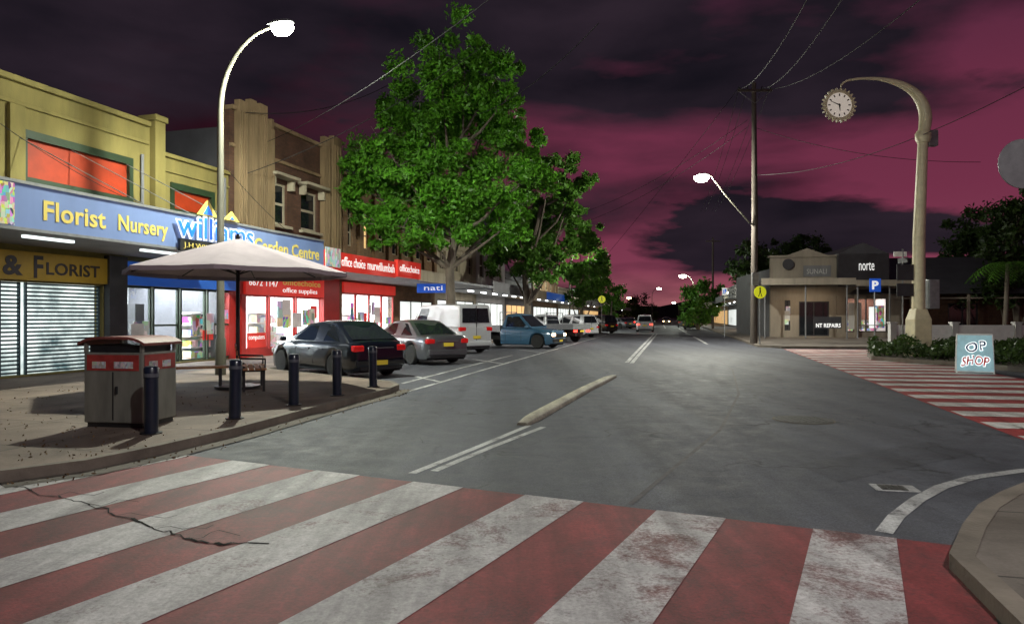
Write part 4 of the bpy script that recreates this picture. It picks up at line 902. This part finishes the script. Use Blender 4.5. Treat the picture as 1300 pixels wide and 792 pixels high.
# ------------------------------------------------------------------ benches
def bench(label,px,py,rz,back,length):
    g=G(px,py,.12); t=thing('bench',label,'bench',(g[0],g[1],.12),rz); m=MB()
    for k in range(4): m.box(-length/2,length/2,-.22+k*.115,-.13+k*.115,.43,.465)
    m.build('seat','wood',t)
    for sx in (-1,1):
        q=MB(); x=sx*(length/2-.18); q.box(x-.03,x+.03,-.2,-.15,0,.43); q.box(x-.03,x+.03,.17,.22,0,.43 if not back else .5); q.box(x-.03,x+.03,-.2,.22,.39,.428)
        if back: q.tube([(x,.22,.4),(x,.34,.9)],.028,6); q.tube([(x,-.2,.42),(x,-.2,.64),(x,.26,.66)],.022,6)
        q.build('leg','black',t)
    if back:
        m=MB()
        for k in range(4):
            z=.53+k*.1; y=.24+(z-.4)*.24; m.box(-length/2,length/2,y-.012,y+.012,z,z+.08)
        m.build('backrest','wood',t)
bench('timber slatted bench with backrest under the umbrella edge',322,493,R(112),True,1.6)
bench('low backless timber bench between the lamp post and umbrella pole',248,494,R(22),False,1.3)
# ------------------------------------------------------------------ vehicles
def bil(q,u_,v_):
    a,b,c,d=[Vector(x) for x in q]; return (a.lerp(b,u_)).lerp(d.lerp(c,u_),v_)
def wheels(t,xf,xr,hw,r=.33,w=.22):
    for x in (xf,xr):
        for s in (-1,1):
            m=MB().lathe([(r*.62,0),(r*.93,0),(r,.04),(r,w-.04),(r*.93,w),(r*.62,w)],n=24); m.v=[(x+a,s*(hw-w+c) ,r+b) for a,b,c in m.v]; wh=m.build('wheel','tyre',t,True)
            m=MB().lathe([(r*.62,0),(r*.6,.012)],n=20); y0=hw-.035; m.v=[(x+a,s*(y0+c-.03),r+b) for a,b,c in m.v]
            m.build('hub','chassis',wh); m=MB()
            for k in range(5):
                an=k*2*math.pi/5; c_,s_=math.cos(an),math.sin(an); vs=[(-s_*.04,c_*.04),(c_*r*.62-s_*.055,s_*r*.62+c_*.055),(c_*r*.62+s_*.055,s_*r*.62-c_*.055),(s_*.04,-c_*.04)]
                m.add([(x+a,s*(y0+.012),r+b) for a,b in vs],[(0,1,2,3)])
            N_=24
            ri=[(x+r*q*math.cos(2*math.pi*i/N_),s*(y0+.014),r+r*q*math.sin(2*math.pi*i/N_)) for q in (.56,.66) for i in range(N_)]
            m.add(ri,[(i,(i+1)%N_,N_+(i+1)%N_,N_+i) for i in range(N_)])
            m.build('rim','rim',wh)
def loft(stations):
    vs=[];fs=[];n=len(stations[0])
    for st in stations: vs+=st
    for i in range(len(stations)-1):
        for k in range(n): fs.append((i*n+k,i*n+(k+1)%n,(i+1)*n+(k+1)%n,(i+1)*n+k))
    fs.append(tuple(range(n))[::-1]); fs.append(tuple(range((len(stations)-1)*n,len(stations)*n))); return vs,fs
def car(name,label,cat,loc,heading,Ln,Wd,kind,pm,tail='tail',head='head',group=None,zs=1):
    t=thing(name,label,cat,(loc[0],loc[1],0),heading,group); t.scale=(1,1,zs)
    K={'hatch':dict(dk=[(0,.84),(.012,.94),(.04,.97),(.3,.95),(.7,.94),(.76,.93),(.9,.83),(.97,.72),(1,.6)],g=(.05,.24,.53,.765),zb=.93,zr=1.45,wf=.81,wr=.19),
       'sedan':dict(dk=[(0,.86),(.012,.97),(.1,1.0),(.18,.99),(.7,.94),(.77,.93),(.9,.83),(.97,.72),(1,.6)],g=(.12,.31,.55,.77),zb=.94,zr=1.45,wf=.81,wr=.21),
       'van':dict(dk=[(0,1.05),(.01,1.1),(.8,1.1),(.88,1.05),(.98,.85),(1,.7)],g=(.005,.03,.74,.9),zb=1.09,zr=2.0,wf=.83,wr=.2),
       'wagon':dict(dk=[(0,.98),(.01,1.04),(.7,1.04),(.77,1.03),(.97,.88),(1,.7)],g=(.01,.07,.55,.76),zb=1.03,zr=1.75,wf=.82,wr=.2),
       'ute':dict(dk=[(.42,1.0),(.45,1.04),(.72,1.04),(.78,1.02),(.98,.9),(1,.72)],g=(.43,.46,.62,.77),zb=1.03,zr=1.72,wf=.84,wr=.2)}[kind]
    r=.33 if kind in('hatch','sedan') else .36; Ra=r+.06; hw=Wd/2; t0=K['dk'][0][0]
    xs=[t0+(1-t0)*i/60 for i in range(61)]; st=[]
    for s in xs:
        x=(s-.5)*Ln; w=hw*np.interp(s,[0,.015,.05,.14,.8,.93,.98,1] if t0==0 else [t0,t0+.01,.8,.93,.98,1,1.1],[.8,.88,.95,1,1,.93,.84,.74] if t0==0 else [.99,1,1,.94,.86,.78,.78]); zd=float(np.interp(s,[a for a,_ in K['dk']],[b for _,b in K['dk']]))
        zb=.2
        if s>.97 or s<.02: zb=.26
        for wx in (K['wf'],K['wr']):
            dx=x-(wx-.5)*Ln
            if abs(dx)<Ra: zb=max(zb,r+math.sqrt(Ra*Ra-dx*dx)*.98)
        z1=zb+.05; z2=max(z1+.02,.5); z2b=max(z2+.02,.68); z3=max(z2b+.02,zd-.12); z4=max(z3+.015,zd-.04); z5=max(z4+.005,zd)
        half=[(0,zb),(w*.94,zb),(w*.975,z1),(w*.995,z2),(w*1.0,z2b),(w*.975,z3),(w*.93,z4),(w*.72,z5),(w*.4,z5+.018)]
        sec=[(x,0,zb)]+[(x,-y,z) for y,z in half[1:]]+[(x,0,z5+.024)]+[(x,y,z) for y,z in half[:0:-1]]
        st.append(sec)
    vs,fs=loft(st); MB().add(vs,fs).build('body',pm,t,True)
    MB().box((max(t0,.03)-.5)*Ln,.47*Ln,-hw*.8,hw*.8,.17,.5).build('underbody','chassis',t)
    g=K['g']; yb=hw*.92; yr=hw*.7; zb_=K['zb']; zr=K['zr']; X4=[(q-.5)*Ln for q in g]
    if kind=='van': yr=hw*.84
    sh=MB(); tt=[(X4[0],zb_,yb,0),(X4[1],zr-.03,yr,1),((X4[1]+X4[2])/2,zr+.01,yr,1),(X4[2],zr-.04,yr,1),(X4[3],zb_,yb*.96,0)]
    vv_=[];ff=[]
    def ring(x,z,y,top): return [(x,-y,z),(x,-y*.8,z+.035*top),(x,0,z+.05*top),(x,y*.8,z+.035*top),(x,y,z)]
    for rg in [ring(*q[:3],q[3]) for q in tt]: vv_+=rg
    for i in range(4):
        for k_ in range(4): ff.append((5*i+k_,5*(i+1)+k_,5*(i+1)+k_+1,5*i+k_+1))
    bI=len(vv_); xm=(X4[1]+X4[2])/2; vv_+=[(xm,-yb,zb_),(xm,yb,zb_)]
    ff+=[(0,bI,10,5),(bI,20,15,10),(4,9,14,bI+1),(bI+1,14,19,24)]
    sh.add(vv_,ff).build('roof',pm,t,True,bevel=.03)
    def panel(name_,q,u0,u1,v0,v1,off,mt='dglass'):
        pts=[bil(q,u0,v0),bil(q,u1,v0),bil(q,u1,v1),bil(q,u0,v1)]; nrm=(pts[1]-pts[0]).cross(pts[3]-pts[0]).normalized()*off
        c=Vector((0,0,zb_)); 
        if nrm.dot(pts[0]-c)<0: nrm=-nrm
        a=[p_+nrm for p_ in pts]; b=[p_-nrm*.5 for p_ in pts]
        return MB().add(a+b,[(0,1,2,3),(7,6,5,4),(0,4,5,1),(1,5,6,2),(2,6,7,3),(3,7,4,0)]).build(name_,mt,t)
    panel('windscreen',[(X4[3],-yb*.96,zb_),(X4[3],yb*.96,zb_),(X4[2],yr,zr-.04),(X4[2],-yr,zr-.04)],.05,.95,.08,.93,.045)
    panel('rear_window',[(X4[0],-yb,zb_),(X4[0],yb,zb_),(X4[1],yr,zr-.03),(X4[1],-yr,zr-.03)],.09,.91,.12 if kind!='van' else .2,.86,.03)
    for s in (-1,1):
        q=[(X4[0],s*yb,zb_),(X4[3],s*yb*.96,zb_),(X4[2],s*yr,zr-.04),(X4[1],s*yr,zr-.03)]
        if kind=='ute': segs=((.12,.88),)
        elif kind=='van': segs=((.7,.93),) 
        else: segs=((.12,.46),(.485,.9))
        for a,b in segs: panel('side_window',q,a,b,.06,.88,.012)
        for f in ((.42,.62) if kind!='ute' else (.48,.66)): x=(f-.5)*Ln; MB().box(x-.006,x+.006,s*hw*1.0-.004,s*hw*1.0+.003,.35,zb_-.13).build('door_seam','black',t)
        for f in ((.46,.3) if kind!='ute' else (.5,)): x=(f-.5)*Ln; MB().box(x,x+.16,s*hw-.01,s*hw+.02,zb_-.2,zb_-.17).build('door_handle',pm,t)
        x=X4[3]-.25; MB().box(x,x+.12,s*(hw+.03),s*(hw+.2),zb_,zb_+.12).build('side_mirror',pm,t,bevel=.03)
        if kind!='ute':
            zt_=.93 if kind!='van' else 1.15; xr_=-.5*Ln; y0_,y1_=sorted((s*hw*.56,s*hw*.9))
            MB().box(xr_-.012,xr_+.17,y0_,y1_,zt_-.22,zt_-.06).build('tail_light',tail,t,bevel=.035)
        hz=.54 if kind!='ute' else .62
        y0_,y1_=sorted((s*hw*.5,s*hw*.82)); MB().box(.5*Ln-.2,.5*Ln+.012,y0_,y1_,hz,hz+.14).build('headlight',head,t,bevel=.03)
    MB().box(.5*Ln-.02,.5*Ln+.012,-hw*.45,hw*.45,.38 if kind!='ute' else .55,.54 if kind!='ute' else .74).build('grille','black',t); MB().box(.5*Ln+.0,.5*Ln+.09,-.18,.18,.34,.44).build('number_plate','plate',t)
    if kind!='ute':
        MB().box(-.5*Ln-.03,-.5*Ln+.1,-hw*.84,hw*.84,.32,.52).build('rear_bumper',pm,t,bevel=.045); MB().box(-.5*Ln-.045,-.5*Ln-.031,-.19,.19,.36 if kind=='hatch' else .62,.48 if kind=='hatch' else .74).build('number_plate','plate',t)
        MB().box(-.5*Ln-.034,-.5*Ln+.02,-hw*.72,hw*.72,.24,.32).build('rear_valance','black',t)
        if kind in('van','wagon'): MB().box(-.5*Ln-.01,-.5*Ln+.02,-.008,.008,.55,zr-.05).build('door_seam','black',t)
        else: MB().box(-.5*Ln-.012,-.5*Ln+.02,-hw*.45,hw*.45,.79,.805).build('boot_seam','rim',t)
    else:
        xt0,xt1=-.5*Ln-.1,-.085*Ln; 
        MB().box(xt0,xt1,-hw,hw,.82,.88).build('tray_floor','galv',t)
        m=MB(); m.box(xt0,xt1,-hw,-hw+.03,.88,1.14).box(xt0,xt1,hw-.03,hw,.88,1.14).box(xt0,xt0+.03,-hw+.031,hw-.031,.88,1.14).box(xt1-.03,xt1,-hw+.031,hw-.031,.88,1.14); m.build('tray_side','galv',t)
        m=MB(); 
        for s in (-1,1): m.box(xt1-.06,xt1-.02,s*hw*.9-.02,s*hw*.9+.02,1.141,1.85)
        m.box(xt1-.06,xt1-.02,-hw*.88,hw*.88,1.8,1.85); m.box(xt1-.055,xt1-.025,-hw*.88,hw*.88,1.4,1.43); m.build('headboard','galv',t)
        MB().box(xt0+.2,.1*Ln,-hw*.45,hw*.45,.4,.8).build('chassis_rail','chassis',t)
        for s in (-1,1):
            MB().box(xt0-.02,xt0+.03,min(s*hw*.55,s*hw*.9),max(s*hw*.55,s*hw*.9),.66,.78).build('tail_light',tail,t); MB().box((K['wr']-.5)*Ln-.45,(K['wr']-.5)*Ln+.45,s*(hw-.12)-.1,s*(hw-.12)+.1,.74,.78).build('mudguard','black',t)
        MB().box(xt0-.03,xt0-.01,-.19,.19,.66,.78).build('number_plate','plate',t)
        MB().box(.5*Ln-.02,.5*Ln+.08,-hw*.85,hw*.85,.32,.5).build('front_bumper','black',t,bevel=.03)
    wheels(t,(K['wf']-.5)*Ln,(K['wr']-.5)*Ln,hw,r); return t
g='cars parked at an angle along the left kerb'
pd=paint('blue_black_paint',(.005,.008,.016)); ps=paint('silver_paint',(.17,.18,.195),.7); pw=paint('white_car_paint',(.55,.57,.6),0); pb=paint('steel_blue_paint',(.05,.13,.22),.1); pk=paint('black_car_paint',(.015,.015,.018)); pg=paint('grey_car_paint',(.12,.12,.125))
def at(px,D): return ((px-CX)/FP*D,D)
car('parked_car','dark blue hatchback parked nose to the kerb behind the bollards','car',at(424,19.3),R(136),4.5,1.78,'hatch',pd,group=g)
car('parked_car','silver sedan parked between the dark hatchback and the white van','car',at(524,24.6),R(128),4.7,1.8,'sedan',ps,group=g)
car('parked_van','white van with a black rear window parked beside the silver sedan','van',at(568,31.5),R(126),4.9,1.85,'van',pw,group=g,zs=1.06)
car('parked_ute','steel blue tray ute parked past the white van with its headlights lit','ute',at(655,36),R(-30),5.1,1.85,'ute',pb,head='head_on',group=g)
car('parked_ute','white tray ute with glowing tail lights past the blue ute','ute',at(697,44),R(138),5.0,1.8,'ute',pw,tail='tail_on',group=g)
car('parked_van','second white van parked beyond the utes','van',at(726,55),R(125),4.7,1.8,'wagon',pw,group=g)
car('parked_car','dark wagon parked far along the left kerb','car',at(757,68),R(125),4.5,1.8,'wagon',pk,group=g)
car('moving_car','white car with red tail lights driving away up the street','car',at(819,74),R(78),4.5,1.8,'wagon',pw,tail='tail_on')
car('moving_car','far car with red tail lights ahead in the left lane','car',at(800,105),R(78),4.4,1.8,'sedan',pg,tail='tail_on')
car('parked_car','black car parked at the distant right kerb','car',at(878,88),R(77),4.5,1.8,'wagon',pk,group='cars at the far right kerb')
car('parked_car','grey car parked behind the black car at right','car',at(868,104),R(77),4.5,1.8,'hatch',pg,group='cars at the far right kerb')
car('parked_car','dim silver car parked farthest along the left kerb','car',at(786,92),R(120),4.5,1.8,'sedan',ps,group=g)
car('moving_car','oncoming car with bright headlights far down the road','car',at(846,150),R(257),4.5,1.8,'sedan',pg,head='head_on')
P=[]
for k in range(420):
    q=G(random.uniform(-40,330),random.uniform(490,585),.12)
    if inpoly(q[0],q[1],footL): P.append((q[0],q[1],.128))
for k in range(120):
    i=random.randrange(len(gl)-1); s=random.random(); a=Vector(gl[i]).lerp(Vector(gl[i+1]),s); b=Vector(go[i]).lerp(Vector(go[i+1]),s); c=a.lerp(b,random.uniform(.1,1.6)); P.append((c.x,c.y,.02))
X['dry_leaf']=M('dry_leaf',(.12,.07,.03),.8,.4,9)
o=leafmesh('fallen_leaves',P,.022,'dry_leaf'); tag(o,'small dry leaves scattered over the footpath and gutter','leaves',kind='stuff')
# ------------------------------------------------------------------ sky
w=bpy.data.worlds.new('World'); bpy.context.scene.world=w; w.use_nodes=True; n=w.node_tree.nodes; l=w.node_tree.links; bg=n['Background']
tc=n.new('ShaderNodeTexCoord'); sp=n.new('ShaderNodeSeparateXYZ'); l.new(tc.outputs['Generated'],sp.inputs[0])
def mth(op,a,b=None): return mathn(n,l,op,a,b)
zz=mth('MAXIMUM',sp.outputs[2],0.0)
cr=n.new('ShaderNodeValToRGB'); l.new(zz,cr.inputs[0]); e=cr.color_ramp.elements
e[0].position=0; e[0].color=(.4,.14,.14,1); e[1].position=.6; e[1].color=(.03,.012,.024,1)
for p_,c_ in ((.03,(.3,.085,.11)),(.07,(.2,.042,.078)),(.16,(.165,.03,.064)),(.28,(.135,.026,.056)),(.4,(.08,.02,.045))): q=e.new(p_); q.color=list(c_)+[1]
xr=n.new('ShaderNodeMapRange'); l.new(sp.outputs[0],xr.inputs[0]); xr.inputs[1].default_value=-.4; xr.inputs[2].default_value=.08; xr.inputs[3].default_value=.15; xr.inputs[4].default_value=1
base=mix(n,l,1.0,cr.outputs[0],xr.outputs[0],'MULTIPLY')
cu=n.new('ShaderNodeCombineXYZ'); l.new(mth('MULTIPLY',sp.outputs[0],2.0),cu.inputs[0]); l.new(mth('MULTIPLY',sp.outputs[1],2.0),cu.inputs[1]); l.new(mth('MULTIPLY',mth('POWER',zz,.8),6.0),cu.inputs[2])
mpw=n.new('ShaderNodeMapping'); mpw.inputs['Location'].default_value=(1.7,.4,2.35); l.new(cu.outputs[0],mpw.inputs[0])
n1=noise(n,l,mpw.outputs[0],.95,7,.15,.5)
thr=n.new('ShaderNodeMapRange'); l.new(zz,thr.inputs[0]); thr.inputs[1].default_value=.16; thr.inputs[2].default_value=.44; thr.inputs[3].default_value=-.03; thr.inputs[4].default_value=.15
lf=n.new('ShaderNodeMapRange'); l.new(sp.outputs[0],lf.inputs[0]); lf.inputs[1].default_value=-.45; lf.inputs[2].default_value=.0; lf.inputs[3].default_value=.1; lf.inputs[4].default_value=0
n1b=mth('ADD',mth('ADD',n1,thr.outputs[0]),lf.outputs[0]); mk=ramp(n,l,n1b,.49,.63)
nb=noise(n,l,mpw.outputs[0],1.9,8,.2,.52); band=n.new('ShaderNodeValToRGB'); l.new(zz,band.inputs[0]); be=band.color_ramp.elements; be[0].position=.045; be[0].color=(0,0,0,1); be[1].position=.17; be[1].color=(0,0,0,1)
q=be.new(.085); q.color=(.18,.18,.18,1); q=be.new(.12); q.color=(.15,.15,.15,1)
mk2=ramp(n,l,mth('ADD',nb,band.outputs[0]),.58,.67); mk=mix(n,l,1.0,mk,mk2,'LIGHTEN')
n2=noise(n,l,mpw.outputs[0],2.2,6,.2,.5); dk=ramp(n,l,n2,.3,.7,(.007,.006,.01),(.026,.017,.026))
fin=mix(n,l,mk,base,dk); l.new(fin,bg.inputs[0]); bg.inputs[1].default_value=1.0
# ------------------------------------------------------------------ camera
cd=bpy.data.cameras.new('camera'); co=bpy.data.objects.new('camera',cd); C.objects.link(co); co.location=(0,0,H); co.rotation_euler=(R(90),0,0)
cd.sensor_width=36; cd.lens=FP/1300*36; cd.shift_y=(HY-396)/1300; cd.clip_end=5000; cd.clip_start=.05
sc=bpy.context.scene; sc.camera=co; sc.view_settings.view_transform='Standard'; sc.view_settings.look='None'; sc.view_settings.exposure=0
